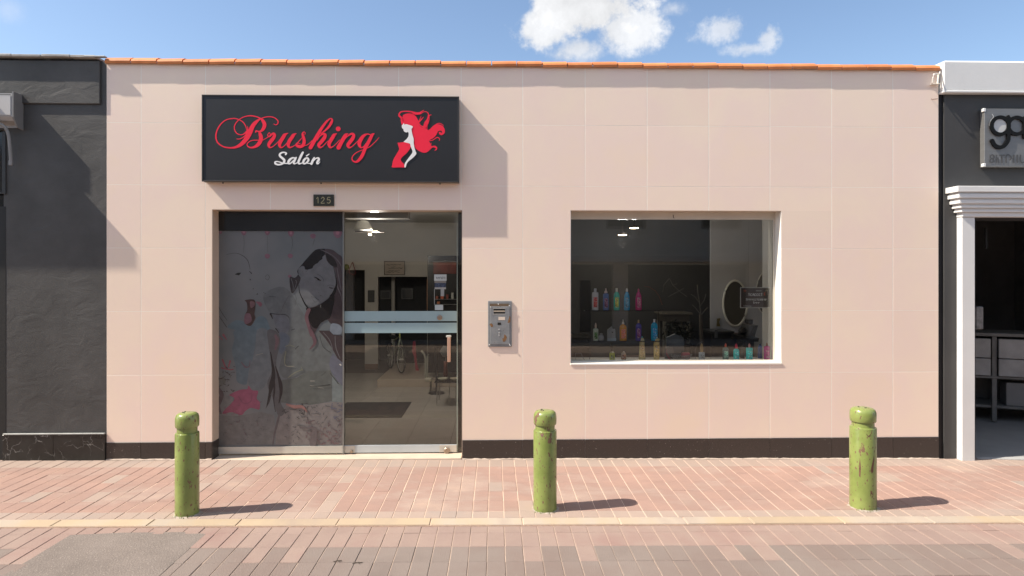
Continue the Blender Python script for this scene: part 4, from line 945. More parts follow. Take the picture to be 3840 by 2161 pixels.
# sign of the right shop
GS = thing('grey_shop_sign', 'brushed grey metal sign with black rounded letters on the charcoal shop front', 'sign', (5.6, -.02, 3.0))
yg = -.06
GM = mat('sign_metal', (.22, .22, .22), .45, .5, var=.06, vs=3, stretch=(1, 1, 12))
g0 = ax(3692, yg); gt, gb = az(3760, 408, yg), az(3760, 626, yg)
new('board', bx(g0, g0+1.5, yg, -.0006, gb, gt, bev=.002), GM, GS)
for z in (gt, gb):
    s_ = -1 if z == gt else 1
    new('corner_clip', bx(g0-.012, g0+.012, yg-.004, yg+.03, z+s_*.0-(.03 if s_ < 0 else -.0) , z+(.03 if s_ > 0 else 0)+.003, bev=.003), WP, GS)
AG_ = Art(5.18, 3640, 380, yg)
def ring(cx, cy, ro, ri, a0=0, a1=360, art=AG_, n=40):
    P = []
    for i in range(n+1):
        a = math.radians(a0+(a1-a0)*i/n); P.append((cx+(ro+ri)/2*math.cos(a), cy+(ro+ri)/2*math.sin(a), ro-ri))
    return P
SBK = mat('letter_black', (.006, .006, .006), .5, spec=.2)
def solid_letter(strokes, lift=.016, extra=None):
    bm = B()
    for i, s_ in enumerate(strokes): AG_.stroke(bm, s_, lift+.0002*i, k=3)
    if extra: extra(bm)
    fix_front(bm)
    r = bmesh.ops.extrude_face_region(bm, geom=list(bm.faces)); vs = [v for v in r['geom'] if isinstance(v, bmesh.types.BMVert)]
    bmesh.ops.translate(bm, verts=vs, vec=(0, lift-.001, 0)); bmesh.ops.recalc_face_normals(bm, faces=bm.faces)
    return new('letter', bm, SBK, GS)
solid_letter([ring(558, 482, 200, 132), [(718, 330, 70), (718, 700, 70), (690, 800, 72), (620, 880, 72), (540, 900, 72), (450, 860, 72), (400, 770, 72)], [(712, 300, 50), (718, 340, 70)]])
solid_letter([ring(878, 482, 195, 128), [(1035, 330, 76), (1035, 560, 76), (1035, 700, 76)], [(1130, 330, 60), (1240, 300, 70), (1330, 420, 76), (1330, 700, 76)]])
bm = B(); AG_.disc(bm, 558, 482, 130, .006, 36); fix_front(bm); new('letter_counter', bm, mat('counter_pale', (.55, .56, .56), .4), GS)
bm = B(); AG_.stroke(bm, [(408, 250, 10), (435, 310, 14), (380, 380, 12), (352, 480, 8)], .004); fix_front(bm); new('sign_scratch', bm, WP, GS)
# small raised grey letters
txt = [[(460, 1180, 18), (375, 1185, 22), (390, 1120, 20), (450, 1110, 20), (440, 1050, 20), (390, 1050, 20), (385, 1100, 20), (440, 1130, 20), (450, 1180, 20)]], [[(500, 1190, 20), (500, 1050, 18)], [(545, 1195, 18), (525, 1100, 20)]], [[(560, 1050, 18), (660, 1050, 18)], [(610, 1060, 26), (605, 1190, 26)]], [[(690, 1195, 18), (695, 1050, 20), (750, 1050, 22), (790, 1100, 20), (760, 1140, 18)]], [[(835, 1050, 26), (835, 1190, 28)]], [[(905, 1050, 24), (905, 1190, 24)]], [[(965, 1050, 22), (970, 1180, 24), (1020, 1190, 22), (1060, 1150, 22), (1060, 1050, 22)]], [[(1120, 1050, 24), (1120, 1190, 24)], [(1120, 1050, 20), (1180, 1060, 22), (1200, 1190, 22)]]
for t_ in txt:
    bm = B()
    for i, s_ in enumerate(t_): AG_.stroke(bm, s_, .004+.0002*i, k=3)
    fix_front(bm); new('small_letter', bm, mat('letter_grey', (.10, .10, .10), .4, .3), GS)

# ================================================================== BOLLARDS
def bollard_paint(name, seed):
    m = material(name, (.165, .215, .052), .36, var=.1, vs=5, col2=(.235, .285, .085), bump=.0022, bs=26, coat=.4, rnd=0)
    t = m.node_tree; n = t.nodes; L = t.links.new; p = n['Principled BSDF']; tcn = n.new('ShaderNodeTexCoord')
    mp = n.new('ShaderNodeMapping'); mp.inputs['Location'].default_value = (seed, seed*2.3, seed); mp.inputs['Scale'].default_value = (1, 1, .5); L(tcn.outputs['Object'], mp.inputs[0])
    a = n.new('ShaderNodeTexNoise'); a.inputs['Scale'].default_value = 13; a.inputs['Detail'].default_value = 5; a.inputs['Roughness'].default_value = .7; L(mp.outputs[0], a.inputs['Vector'])
    b = n.new('ShaderNodeTexNoise'); b.inputs['Scale'].default_value = 60; b.inputs['Detail'].default_value = 2; L(mp.outputs[0], b.inputs['Vector'])
    m1 = n.new('ShaderNodeMapRange'); m1.inputs['From Min'].default_value = .625; m1.inputs['From Max'].default_value = .64; L(a.outputs['Fac'], m1.inputs[0])
    m2 = n.new('ShaderNodeMapRange'); m2.inputs['From Min'].default_value = .645; m2.inputs['From Max'].default_value = .66; L(b.outputs['Fac'], m2.inputs[0])
    mxx = n.new('ShaderNodeMath'); mxx.operation = 'MAXIMUM'; L(m1.outputs[0], mxx.inputs[0]); L(m2.outputs[0], mxx.inputs[1])
    src = p.inputs['Base Color'].links[0].from_socket
    mi = n.new('ShaderNodeMix'); mi.data_type = 'RGBA'; L(mxx.outputs[0], mi.inputs[0]); L(src, mi.inputs[6]); mi.inputs[7].default_value = (.17, .10, .06, 1); L(mi.outputs[2], p.inputs['Base Color'])
    rr = n.new('ShaderNodeMapRange'); L(mxx.outputs[0], rr.inputs[0]); rr.inputs['To Min'].default_value = .30; rr.inputs['To Max'].default_value = .9; L(rr.outputs[0], p.inputs['Roughness'])
    return m
random.seed(3)
BOL = (('short green bollard standing left of the poster and closest to the dark house', 702, 1.0, 4.790-6.16, .082, .748), ('green bollard standing left of the display window, middle of three', 2044, 2.7, 4.855-6.16, .088, .752), ('thickest green bollard with the largest rust scar, before the salon end', 3236, 5.1, 4.88-6.16, .094, .770))
for lab, px, seed, Y, r, H in BOL:
    x = ax(px, Y); t = thing('bollard', lab, 'bollard', (x, Y, gz(x)-.004), 'green bollards along the kerb', rz=seed)
    pm = bollard_paint('bollard_paint', seed)
    k = r/.085
    bm = B(); lathe(bm, [(.085*k, -.06), (.086*k, 0), (.0855*k, .02), (.085*k, H-.155), (.083*k, H-.149), (.076*k, H-.146)], 48); local('post', bm, pm, t, smooth=False)
    bm = B(); lathe(bm, [(.073*k, H-.150), (.0715*k, H-.14), (.072*k, H-.10)], 40); local('neck', bm, pm, t)
    bm = B(); lathe(bm, [(.070*k, H-.108), (.080*k, H-.106), (.0835*k, H-.098), (.0845*k, H-.06), (.083*k, H-.035), (.077*k, H-.016), (.064*k, H-.005), (.045*k, H), (.0001, H+.001)], 48)
    local('cap', bm, pm, t)
    for o in t.children:
        for p_ in o.data.polygons: p_.use_smooth = True
        mod = o.modifiers.new('edge', 'EDGE_SPLIT'); mod.split_angle = math.radians(40)
    # scars of bare metal standing in the paint
    bm = B()
    for q in range(3):
        a = random.uniform(0, 6.3); lathe(bm, [(.006, 0), (.004, .004)], 8, .03*math.cos(a), .03*math.sin(a), H+.0005)
    local('bolt_hole', bm, mat('slot_black', (0,0,0)), t)
    # worn mortar collar and a few blades at the foot
    random.seed(px)
    bm = B(); n_ = 26; lo_ = [bm.verts.new(((r-.01)*math.cos(6.2832*i/n_), (r-.01)*math.sin(6.2832*i/n_), .010)) for i in range(n_)]
    hi_ = []
    for i in range(n_):
        q_ = r+.022+random.uniform(-.012, .022); hi_.append(bm.verts.new((q_*math.cos(6.2832*i/n_), q_*math.sin(6.2832*i/n_), .0012)))
    for i in range(n_): bm.faces.new((lo_[i], hi_[i], hi_[(i+1) % n_], lo_[(i+1) % n_]))
    local('mortar_collar', bm, mat('collar_mortar', (.36, .31, .27), .95, var=.2, vs=40, bump=.002, bs=120), t)
    if px == 3236:
        def scar(a0, z0, P):
            bm = B(); vs = []
            for dx, dz in P:
                a = a0+dx/r; vs.append(bm.verts.new(((r+.0008)*math.cos(a), (r+.0008)*math.sin(a), z0+dz)))
            bm.faces.new(vs); local('rust_scar', bm, mat('rust_bare', (.15, .075, .05), .9, var=.4, vs=60), t)
        f0 = -math.pi/2 - seed
        scar(f0+.18, .34, [(-.012, -.03), (-.004, -.055), (.010, -.04), (.012, .0), (.022, .05), (.018, .085), (.008, .045), (-.006, .0)])
        scar(f0-.10, .575, [(-.02, .012), (-.004, -.012), (.006, -.01), (.016, .012)])
        scar(f0-.75, .30, [(-.006, -.04), (.004, -.05), (.008, .03), (.0, .10), (-.006, .03)])
        scar(f0+.15, .13, [(-.010, .03), (-.012, -.01), (.004, -.03), (.012, -.012), (.002, .02)])
    if px == 2044:
        def scar(a0, z0, P):
            bm = B(); vs = []
            for dx, dz in P:
                a = a0+dx/r; vs.append(bm.verts.new(((r+.0008)*math.cos(a), (r+.0008)*math.sin(a), z0+dz)))
            bm.faces.new(vs); local('rust_scar', bm, mat('rust_pink', (.28, .15, .13), .9, var=.3, vs=60), t)
        scar(-math.pi/2 - seed-.35, .585, [(-.018, .010), (-.006, -.006), (.0, -.014), (.010, -.008), (.014, .012)])
    bm = B()
    for q in range(14):
        a = -1.57 - seed + random.uniform(-.9, .9) ; rr_ = r+.008+random.uniform(0, .02); c = Vector((rr_*math.cos(a), rr_*math.sin(a), .0))
        l = random.uniform(.012, .035); d = Vector((random.uniform(-.02, .02), random.uniform(-.02, .02), l)); s_ = Vector((-math.sin(a), math.cos(a), 0))*.0028
        v = [bm.verts.new(c-s_), bm.verts.new(c+s_), bm.verts.new(c+d)]; bm.faces.new(v)
    w = new('weeds', bm, mat('weed_green', (.12, .17, .03), .7, var=.2), None, loc=(x, Y, gz(x)-.001)); w.rotation_euler.z = seed; w['kind'] = 'stuff'; w['label'] = {702: 'tiny green weeds at the foot of the left bollard', 2044: 'tiny green weeds at the foot of the middle bollard', 3236: 'tiny green weeds at the foot of the right bollard'}[px]; w['category'] = 'weeds'
# rust scar on the right bollard
# twigs lying on the street
for (px, py, l, lab) in ((1266, 2106, .05, 'dark dry twig on the grey street pavers, left of its paler neighbour'), (1340, 2113, .06, 'dry twig on the street pavers below the entrance, the right one of two')):
    d = FPX*1.79/(py-CY); p = at(px, py, d-6.16); p.z = gz(p.x)-.008
    bm = B(); tube(bm, [(-l/2, 0, 0), (0, .006, .003), (l/2, .01, 0)], .0022, 6); tube(bm, [(0, .006, .003), (l*.3, -.01, .002)], .0014, 5); o = new('twig', bm, mat('twig_dark', (.05, .04, .03), .9), None, loc=tuple(p)); tag(o, lab, 'twig')
# ================================================================== WINDOW DISPLAY
Z0 = WZ0+.0165
def zpt(x, y): return 2100 + x/2.265, 760 + y/2.265
def bottle(zx, zbase, ztop, zw, Y, col, cap, lab, zfloor, shape='round', label_col=None, capw=.36, caph=.16, coat=.6, group=None, cat='bottle', name='bottle', neck=None, capshape='dome'):
    px, pb = zpt(zx, zbase); _, ptp = zpt(zx, ztop)
    c = at(px, pb, Y); top = at(px, ptp, Y); z = zfloor if zfloor is not None else c.z
    H = top.z - c.z; Wd = zw/2.265/FPX*(Y-CAM.y)
    t = thing(name, lab, cat, (c.x, Y, z), group)
    r = Wd/2; hb = H*(1-caph)
    prof = {'round': [(r*.92, 0), (r, .006), (r, hb*.80), (r*.86, hb*.90), (r*capw*1.3, hb*.985), (r*capw, hb)],
            'square': [(r*.95, 0), (r, .004), (r, hb*.90), (r*.9, hb*.96), (r*capw*1.1, hb*.985), (r*capw, hb)],
            'taper': [(r*1.0, 0), (r*.98, .006), (r*.80, hb*.5), (r*.72, hb*.85), (r*.55, hb*.96), (r*capw, hb)],
            'slope': [(r*.9, 0), (r, .006), (r, hb*.60), (r*.85, hb*.80), (r*.5, hb*.95), (r*capw, hb)],
            'oval': [(r*.7, 0), (r*.95, hb*.15), (r, hb*.5), (r*.85, hb*.8), (r*.5, hb*.96), (r*.3, hb)]}[shape]
    bm = B(); lathe(bm, prof, 24, sy=.62)
    mn_ = min(col)*.6 if max(col)-min(col) > .1 else 0; col = tuple(min(.75, (c_-mn_)*2.2+.004) for c_ in col); label_col = tuple(min(.8, c_*1.6) for c_ in label_col) if label_col else None; cap = tuple(min(.8, c_*1.25) for c_ in cap)
    bodym = material('bottle_plastic', col, .25, var=.06, vs=20, coat=coat)
    local('body', bm, bodym, t, smooth=True)
    bm = B(); rc = r*capw*1.02
    if capshape == 'dome': pc_ = [(rc, hb+.0005), (rc*1.05, hb+(H-hb)*.5), (rc*.7, hb+(H-hb)*.82), (rc*.3, H)]
    elif capshape == 'flat': pc_ = [(rc, hb+.0005), (rc, H*.985), (rc*.9, H)]
    else: pc_ = [(rc*1.25, hb+.0005), (rc*1.3, hb+(H-hb)*.3), (rc*.5, hb+(H-hb)*.5), (rc*.4, H*.99), (rc*.3, H)]
    lathe(bm, pc_, 18); local('cap', bm, material('cap_plastic', cap, .35, var=.04), t, smooth=False)
    if label_col:
        bm = B(); hw = r*.5; ry = r*.62
        n_ = 6; z0_, z1_ = hb*.16, hb*.70
        cols_ = []
        for i in range(n_+1):
            a = -1.05+2.1*i/n_; xx = math.sin(a)*r*.58/.87; yy = -ry*math.sqrt(max(0, 1-(xx/r)**2))-.0012
            cols_.append((bm.verts.new((xx, yy, z0_)), bm.verts.new((xx, yy, z1_))))
        for a, b in zip(cols_, cols_[1:]): bm.faces.new((a[0], b[0], b[1], a[1]))
        lm = material('label_print', label_col, .5, var=.9, vs=90, speck=((.75, .75, .75), 130, .60), det=2)
        local('label', bm, lm, t)
    return t
YR = .225
SH1 = at(zpt(520, 915)[0], zpt(520, 915)[1], YR).z; SH2 = at(zpt(520, 1174)[0], zpt(520, 1174)[1], YR).z
rack = thing('display_rack', 'black two-tier bottle rack with thin rods at the left of the window', 'rack', (ax(2330, YR), YR, Z0))
RM = mat('rack_black', (.03, .03, .03), .35, .3)
for z, x0, x1 in ((SH1, zpt(208, 0)[0], zpt(845, 0)[0]), (SH2, zpt(232, 0)[0], zpt(868, 0)[0])):
    new('shelf', bx(ax(x0, YR), ax(x1, YR), YR-.04, YR+.05, z-.007, z, bev=.001), mat('shelf_glass', (.05, .05, .052), .12), rack)
for x in (255, 840): 
    bm = B(); p = at(zpt(x, 900)[0], 1000, YR+.03); tube(bm, [(p.x, YR+.055, Z0+.001), (p.x, YR+.055, SH1)], .003, 6); new('upright', bm, RM, rack)
g = 'hair product bottles in the window'
W_ = (.72, .72, .72)
bottle(299, 912, 726, 56, YR, (.50, .51, .50), (.55, .56, .56), 'white bottle with a red label, first on the upper shelf', SH1+.0005, 'square', (.45, .08, .07), .40, .15, group=g, capshape='flat')
bottle(390, 912, 726, 50, YR, (.20, .24, .36), (.75, .52, .50), 'blue grey bottle with pale pink pump cap on the upper shelf', SH1+.0005, 'square', (.18, .08, .14), .42, .22, group=g, capshape='pump')
bottle(481, 912, 726, 50, YR, (.02, .28, .20), (.55, .58, .52), 'green bottle with yellow lettering, middle of the upper shelf', SH1+.0005, 'round', (.35, .38, .03), .36, .16, group=g, capshape='flat')
bottle(568, 912, 726, 50, YR, (.03, .20, .34), (.8, .8, .8), 'blue bottle with white pointed cap on the upper shelf', SH1+.0005, 'slope', (.08, .25, .36), .34, .16, group=g)
bottle(667, 912, 728, 52, YR, (.34, .05, .14), (.55, .10, .20), 'pink bottle with pink cap, last on the upper shelf', SH1+.0005, 'slope', (.40, .12, .2), .28, .14, group=g)
bottle(303, 1170, 1018, 46, YR, (.24, .28, .23), (.45, .36, .30), 'clear perfume flask with green stripe, first on the lower shelf', SH2+.0005, 'square', (.05, .13, .04), .36, .3, group=g)
bottle(536, 1170, 990, 60, YR, (.34, .14, .004), (.75, .60, .55), 'yellow and orange bottle on the lower shelf', SH2+.0005, 'round', (.65, .12, .06), .26, .22, group=g, capshape='pump')
bottle(667, 1170, 994, 50, YR, (.10, .09, .24), (.42, .30, .18), 'violet and teal bottle with a brown cap on the lower shelf', SH2+.0005, 'round', (.16, .05, .16), .26, .15, group=g, capshape='flat')
bottle(801, 1170, 988, 56, YR, (.01, .20, .42), (.75, .75, .75), 'bright blue bottle with a white cap at the right end of the lower shelf', SH2+.0005, 'round', (.02, .22, .45), .30, .14, group=g, capshape='flat')
# grey odd-shaped pack and round jar
def slab(name, lab, cat, P, Y, th, m, zf=None, group=None, parts=()):
    Q = [at(*zpt(x, y), Y) for x, y in P]; cx_ = sum(p.x for p in Q)/len(Q); zb = min(p.z for p in Q)
    t = thing(name, lab, cat, (cx_, Y, zf if zf is not None else zb), group)
    bm = B(); prism(bm, [(p.x-cx_, p.z-zb) for p in Q], -th/2, th/2); local('body', bm, m, t)
    for nm, P2, m2, lift in parts:
        Q2 = [at(*zpt(x, y), Y) for x, y in P2]; bm = B(); prism(bm, [(p.x-cx_, p.z-zb) for p in Q2], -th/2-lift, -th/2-.0003); local(nm, bm, m2, t)
    return t
slab('carton', 'grey folded carton with a pointed flap on the lower shelf', 'carton', [(403, 1170), (403, 1078), (440, 1048), (445, 1072), (467, 1070), (471, 1170)], YR, .03, paint((150, 155, 158)), SH2+.0005, parts=[('base_band', [(400, 1170), (400, 1148), (474, 1148), (474, 1170)], paint((165, 178, 188)), .002), ('emblem', [(438, 1092), (448, 1092), (448, 1102), (438, 1102)], paint((10, 10, 12)), .001)])
bottle(350, 1170, 1105, 52, YR, (.16, .165, .17), (.2, .2, .2), 'small grey round jar beside the clear flask on the lower shelf', SH2+.0005, 'oval', None, .5, .2, cat='jar', name='jar')
YB = .22
bottle(443, 1362, 1290, 48, YB, (.30, .32, .10), (.45, .45, .30), 'squat yellow green flask on the window sill under the rack', Z0, 'square', (.16, .2, .02), .7, .10, cat='flask', name='flask')
bottle(541, 1362, 1287, 48, YB, (.20, .16, .12), (.5, .45, .4), 'squat brown almond-shaped flask on the window sill', Z0, 'oval', (.2, .07, .03), .3, .08, cat='flask', name='flask')
bottle(697, 1362, 1160, 60, .22, (.60, .52, .38), (.15, .42, .50), 'tall cream tapered bottle with a blue tip on the sill', Z0, 'taper', (.42, .30, .14), .26, .07, group=g)
bottle(820, 1362, 1160, 50, .22, (.50, .42, .26), (.75, .75, .72), 'tall cream bottle with gold window and white tip on the sill', Z0, 'square', (.36, .25, .08), .34, .07, group=g)
bottle(1203, 1362, 1222, 52, .22, (.20, .23, .25), (.32, .22, .10), 'grey bottle with a brass swan-like stopper on the sill', Z0, 'square', (.22, .25, .28), .5, .52, coat=.3, group=g)
bottle(1407, 1362, 1224, 54, .22, (.045, .085, .085), (.65, .12, .07), 'dark teal bottle with red tip, first of the right sill row', Z0, 'round', (.10, .30, .24), .30, .22, group=g)
bottle(1497, 1362, 1226, 50, .22, (.0, .36, .40), (.70, .03, .07), 'turquoise bottle with a red dome cap on the right sill row', Z0, 'round', (.02, .42, .45), .42, .30, group=g)
bottle(1549, 1362, 1250, 40, .32, (.05, .042, .035), (.06, .05, .04), 'dim brown bottle behind the turquoise ones', Z0, 'round', None, .3, .1, group=g)
bottle(1608, 1362, 1224, 58, .22, (.0, .36, .38), (.60, .28, .28), 'turquoise bottle with pink and white stopper on the right sill row', Z0, 'square', (.01, .44, .44), .30, .24, group=g)
bottle(1700, 1362, 1240, 40, .33, (.035, .08, .20), (.04, .09, .2), 'dim blue bottle behind, near the white jamb', Z0, 'round', None, .35, .1, group=g)
bottle(1757, 1362, 1216, 54, .20, (.24, .015, .13), (.30, .16, .10), 'magenta bottle with bronze stopper beside the white jamb', Z0, 'square', (.26, .02, .14), .24, .18, group=g)
# glass frame thing at left
bm = B(); p = lambda x, y, Y=.25: tuple(at(*zpt(x, y), Y)); tube(bm, [p(132, 1360), p(132, 1282), p(182, 1282), p(190, 1312), p(205, 1330), p(203, 1360)], .0028, 6); o = new('wire_stand', bm, mat('wire_grey', (.22, .22, .22), .4, .4), None); tag(o, 'small bent grey wire stand at the left end of the sill', 'stand')
# woven basket with pink soap and a grey brush
c = at(*zpt(1030, 1362), .27)
bk = thing('basket', 'shallow pale wire basket on the sill, middle of the window', 'basket', (c.x, .27, Z0))
bm = B(); 
for k in range(26):
    a = 2*math.pi*k/26; b_ = a+.35
    tube(bm, [(.035*math.cos(a), .03*math.sin(a), .002), (.052*math.cos(b_), .045*math.sin(b_), .035)], .0013, 4); tube(bm, [(.035*math.cos(b_), .03*math.sin(b_), .002), (.052*math.cos(a), .045*math.sin(a), .035)], .0013, 4)
for v in bm.verts: v.co.x *= 2.05; v.co.y *= 1.2
local('weave', bm, mat('basket_pale', (.34, .34, .33), .6), bk)
bm = B(); tube(bm, [(.107*math.cos(2*math.pi*k/30), .054*math.sin(2*math.pi*k/30), .036+.012*abs(math.cos(2*math.pi*k/30))) for k in range(30)], .003, 6, closed=True); local('rim', bm, mat('basket_pale', (0,0,0)), bk)
bm = B(); lathe(bm, [(.07, 0), (.075, .003)], 20, sy=.6); local('bottom', bm, mat('basket_pale', (0,0,0)), bk)
c2 = at(*zpt(1068, 1310), .27)
o = new('soap_dish', bx(-.043, .043, -.02, .02, -.02, .050, bev=.012), paint((178, 82, 98)), None, loc=(c2.x, .272, c2.z-.005)); tag(o, 'pink plastic soap box standing in the basket', 'soap box')
bm = B(); tube(bm, [p(905, 1240, .3), p(900, 1275, .3), p(925, 1320, .28), p(955, 1352, .26)], .006, 6); o = new('comb', bm, paint((150, 45, 70)), None); tag(o, 'curved dark pink strap leaning on the left of the basket', 'strap')
slab('bag', 'dim blue grey gift bag standing behind the basket', 'bag', [(902, 1355), (902, 1180), (975, 1150), (1047, 1178), (1047, 1355)], .36, .04, paint((62, 70, 78)), Z0)
slab('brush', 'grey rounded brush head behind the basket', 'brush', [(890, 1330), (892, 1240), (920, 1225), (955, 1235), (965, 1270), (960, 1330)], .31, .03, paint((86, 90, 94)), Z0)
bm = B(); tube(bm, [p(1212, 1180, .3), p(1170, 1200, .3), p(1148, 1250, .3), p(1148, 1310, .3), p(1155, 1360, .3)], .0016, 5); o = new('wire_loop', bm, mat('wire_grey', (0,0,0)), None); tag(o, 'thin curved wire beside the brass-stoppered bottle', 'wire')
# hanging card
yc = .175
cd_ = thing('window_card', 'dark brown rectangular card with white rim and white lettering hanging near the right jamb', 'card', (ax(2832, yc), yc, az(2832, 1154, yc)))
def Pc(x0, x1, y0, y1, Y0, Y1, bev=0): 
    a = at(*zpt(x0, y0), yc); b = at(*zpt(x1, y1), yc); return bx(a.x, b.x, Y0, Y1, b.z, a.z, bev=bev)
new('rim', Pc(1531, 1786, 720, 896, yc, yc+.006, .002), mat('card_rim', (.62, .62, .58), .5), cd_)
new('panel', Pc(1537, 1780, 726, 889, yc-.002, yc-.0003), mat('card_brown', (.055, .040, .034), .35, var=.2, vs=20), cd_)
AC = Art(2.265, 2100, 760, yc-.002)
def scrawl(x0, x1, y, h, c, n_):
    bm = B(); x = x0; s_ = (x1-x0)/n_
    random.seed(int(x0+y))
    for i in range(n_):
        k = random.choice((0, 1, 2, 3)); w = h*.26
        if k == 0: P = [[(x, y-h/2, w), (x, y+h/2, w)], [(x, y, w), (x+s_*.6, y-h*.3, w)]]
        elif k == 1: P = [[(x, y+h/2, w), (x+s_*.35, y-h/2, w), (x+s_*.7, y+h/2, w)]]
        elif k == 2: P = [[(x+s_*.6, y-h*.4, w), (x, y-h*.2, w), (x, y+h*.35, w), (x+s_*.6, y+h*.4, w)]]
        else: P = [[(x, y-h/2, w), (x+s_*.6, y-h/2, w)], [(x+s_*.3, y-h/2, w), (x+s_*.3, y+h/2, w)]]
        for j, q in enumerate(P): AC.stroke(bm, q, .0006+.0001*j+.00002*i, k=3)
        x += s_
    fix_front(bm); new('lettering', bm, c, cd_)
cw = mat('card_white', (.75, .75, .72), .5)
scrawl(1600, 1725, 782, 22, cw, 7); scrawl(1580, 1760, 824, 16, cw, 14); scrawl(1640, 1700, 852, 16, cw, 4); scrawl(1560, 1630, 880, 9, cw, 7); scrawl(1665, 1715, 750, 8, cw, 5)
scrawl(1735, 1750, 775, 26, mat('card_red', (.55, .10, .05), .5), 1); scrawl(1560, 1590, 752, 16, mat('card_red', (0,0,0)), 2); scrawl(1745, 1770, 748, 14, mat('card_gold', (.5, .4, .25), .5), 1)
bm = B(); a = at(*zpt(1600, 721), yc); b = at(*zpt(1720, 721), yc); t_ = (a.x+b.x)/2
for q in (a, b): tube(bm, [(q.x, yc+.002, q.z-.002), (q.x+.01, yc+.01, WZ1-.08)], .0008, 4)
new('string', bm, mat('wire_grey', (0,0,0)), cd_)

# grey partition inside with the oval mirror, chair and counter
YPt = 2.3
gp = new('partition', bx(ax(2664, YPt), ax(2664, YPt)+2.6, YPt, YPt+.02, FZ, CZ-.002), IWG, shop)
mr_ = thing('oval_mirror', 'oval wall mirror with a pale rim, partly behind the hanging card', 'mirror', (ax(2757, YPt), YPt-.02, az(2757, 1224, YPt)))
cm = at(2757, 1138, YPt-.03); ra, rb = 46/FPX*(YPt+6.1), 86/FPX*(YPt+6.1)
bm = B(); tube(bm, [(cm.x+ra*math.cos(2*math.pi*k/48), YPt-.03, cm.z+rb*math.sin(2*math.pi*k/48)) for k in range(48)], .014, 8, closed=True); new('rim', bm, mat('mirror_rim', (.85, .84, .74), .4), mr_, smooth=True)
bm = B(); prism(bm, [(cm.x+(ra-.004)*math.cos(2*math.pi*k/48), cm.z+(rb-.004)*math.sin(2*math.pi*k/48)) for k in range(48)], YPt-.028, YPt-.012); new('glass', bm, material('mirror_glass', (.16, .16, .15), .08, 1.0, var=0), mr_)
cm2 = at(2880, 1100, YPt-.03); mr2 = thing('oval_mirror', 'second oval mirror mostly hidden behind the right jamb of the window', 'mirror', (cm2.x, YPt-.02, cm2.z-.3))
bm = B(); tube(bm, [(cm2.x+ra*math.cos(2*math.pi*k/48), YPt-.03, cm2.z+rb*math.sin(2*math.pi*k/48)) for k in range(48)], .006, 8, closed=True); new('rim', bm, mat('mirror_rim', (0,0,0)), mr2, smooth=True)
bm = B(); prism(bm, [(cm2.x+(ra-.004)*math.cos(2*math.pi*k/48), cm2.z+(rb-.004)*math.sin(2*math.pi*k/48)) for k in range(48)], YPt-.028, YPt-.012); new('glass', bm, mat('mirror_back', (.06, .06, .06), .1), mr2)
DKB = mat('black_furniture', (.014, .014, .015), .35, var=.2)
p_ = at(*zpt(1370, 1130), YPt-.3)
ct = thing('counter', 'low black styling counter against the grey partition behind the sill bottles', 'counter', (p_.x, YPt-.25, FZ))
new('body', bx(ax(2668, 1.9), ax(2752, 1.9), 1.9, YPt-.001, FZ+.001, az(2700, 1250, 1.9), bev=.006), DKB, ct); new('top', bx(ax(2666, 1.88), ax(2755, 1.88), 1.88, YPt-.001, az(2700, 1250, 1.9)+.0005, az(2700, 1250, 1.9)+.025, bev=.004), mat('counter_top', (.05, .05, .05), .3), ct)
o = new('towel', bx(ax(2682, 1.86), ax(2692, 1.86), 1.865, 1.8795, az(2690, 1268, 1.86), az(2690, 1244, 1.86)+.02), paint((90, 92, 96)), None); tag(o, 'small grey towel hanging over the front of the black styling counter', 'towel')
cab = thing('cabinet', 'dark cabinet with a brown top right of the styling counter', 'cabinet', (ax(2800, 1.9), 2.0, FZ))
new('body', bx(ax(2764, 1.9), ax(2828, 1.9), 1.9, YPt-.001, FZ+.001, az(2795, 1268, 1.9)), mat('cabinet_dark', (.02, .017, .017), .4), cab); new('top', bx(ax(2760, 1.88), ax(2832, 1.88), 1.88, YPt-.001, az(2795, 1268, 1.9)+.0005, az(2795, 1262, 1.9)+.01, bev=.003), mat('cabinet_top', (.10, .045, .04), .4), cab)
for z in (1285, 1320): new('drawer', bx(ax(2766, 1.9), ax(2826, 1.9), 1.885, 1.8995, az(2795, z+28, 1.9), az(2795, z, 1.9), bev=.002), mat('cabinet_dark', (0,0,0)), cab)
# dressing chair
sc = thing('salon_chair', 'black salon chair with a tilted headrest in front of the oval mirror', 'chair', (ax(2795, 1.7), 1.6, FZ))
def Pp(P, Y, y0, y1, bev=0):
    bm = B(); prism(bm, [(at(*zpt(x, y), Y).x, at(*zpt(x, y), Y).z) for x, y in P], y0, y1); return bm
new('headrest', Pp([(1580, 995), (1628, 992), (1625, 1028), (1600, 1034), (1582, 1022)], 1.6, 1.56, 1.64), DKB, sc); new('backrest', Pp([(1600, 1040), (1640, 1035), (1610, 1130), (1560, 1125)], 1.6, 1.45, 1.8), mat('chair_grey', (.04, .04, .042), .4), sc)
new('seat', Pp([(1505, 1130), (1605, 1130), (1600, 1160), (1505, 1160)], 1.6, 1.3, 1.8), DKB, sc); new('column', Pp([(1545, 1160), (1570, 1160), (1570, 1420), (1545, 1420)], 1.6, 1.53, 1.57), mat('chair_grey', (0,0,0)), sc)
hd_ = at(*zpt(1550, 1090), 1.55); bm = B(); bmesh.ops.create_icosphere(bm, subdivisions=2, radius=.05, matrix=Matrix.Translation(hd_)); new('armrest', bm, DKB, sc)
o = slab('wall_ornament', 'small gilt wall ornament left of the oval mirror', 'ornament', [(1332, 1052), (1334, 985), (1362, 982), (1350, 1015), (1360, 1050)], YPt-.02, .02, mat('gilt', (.25, .2, .09), .4, .4))
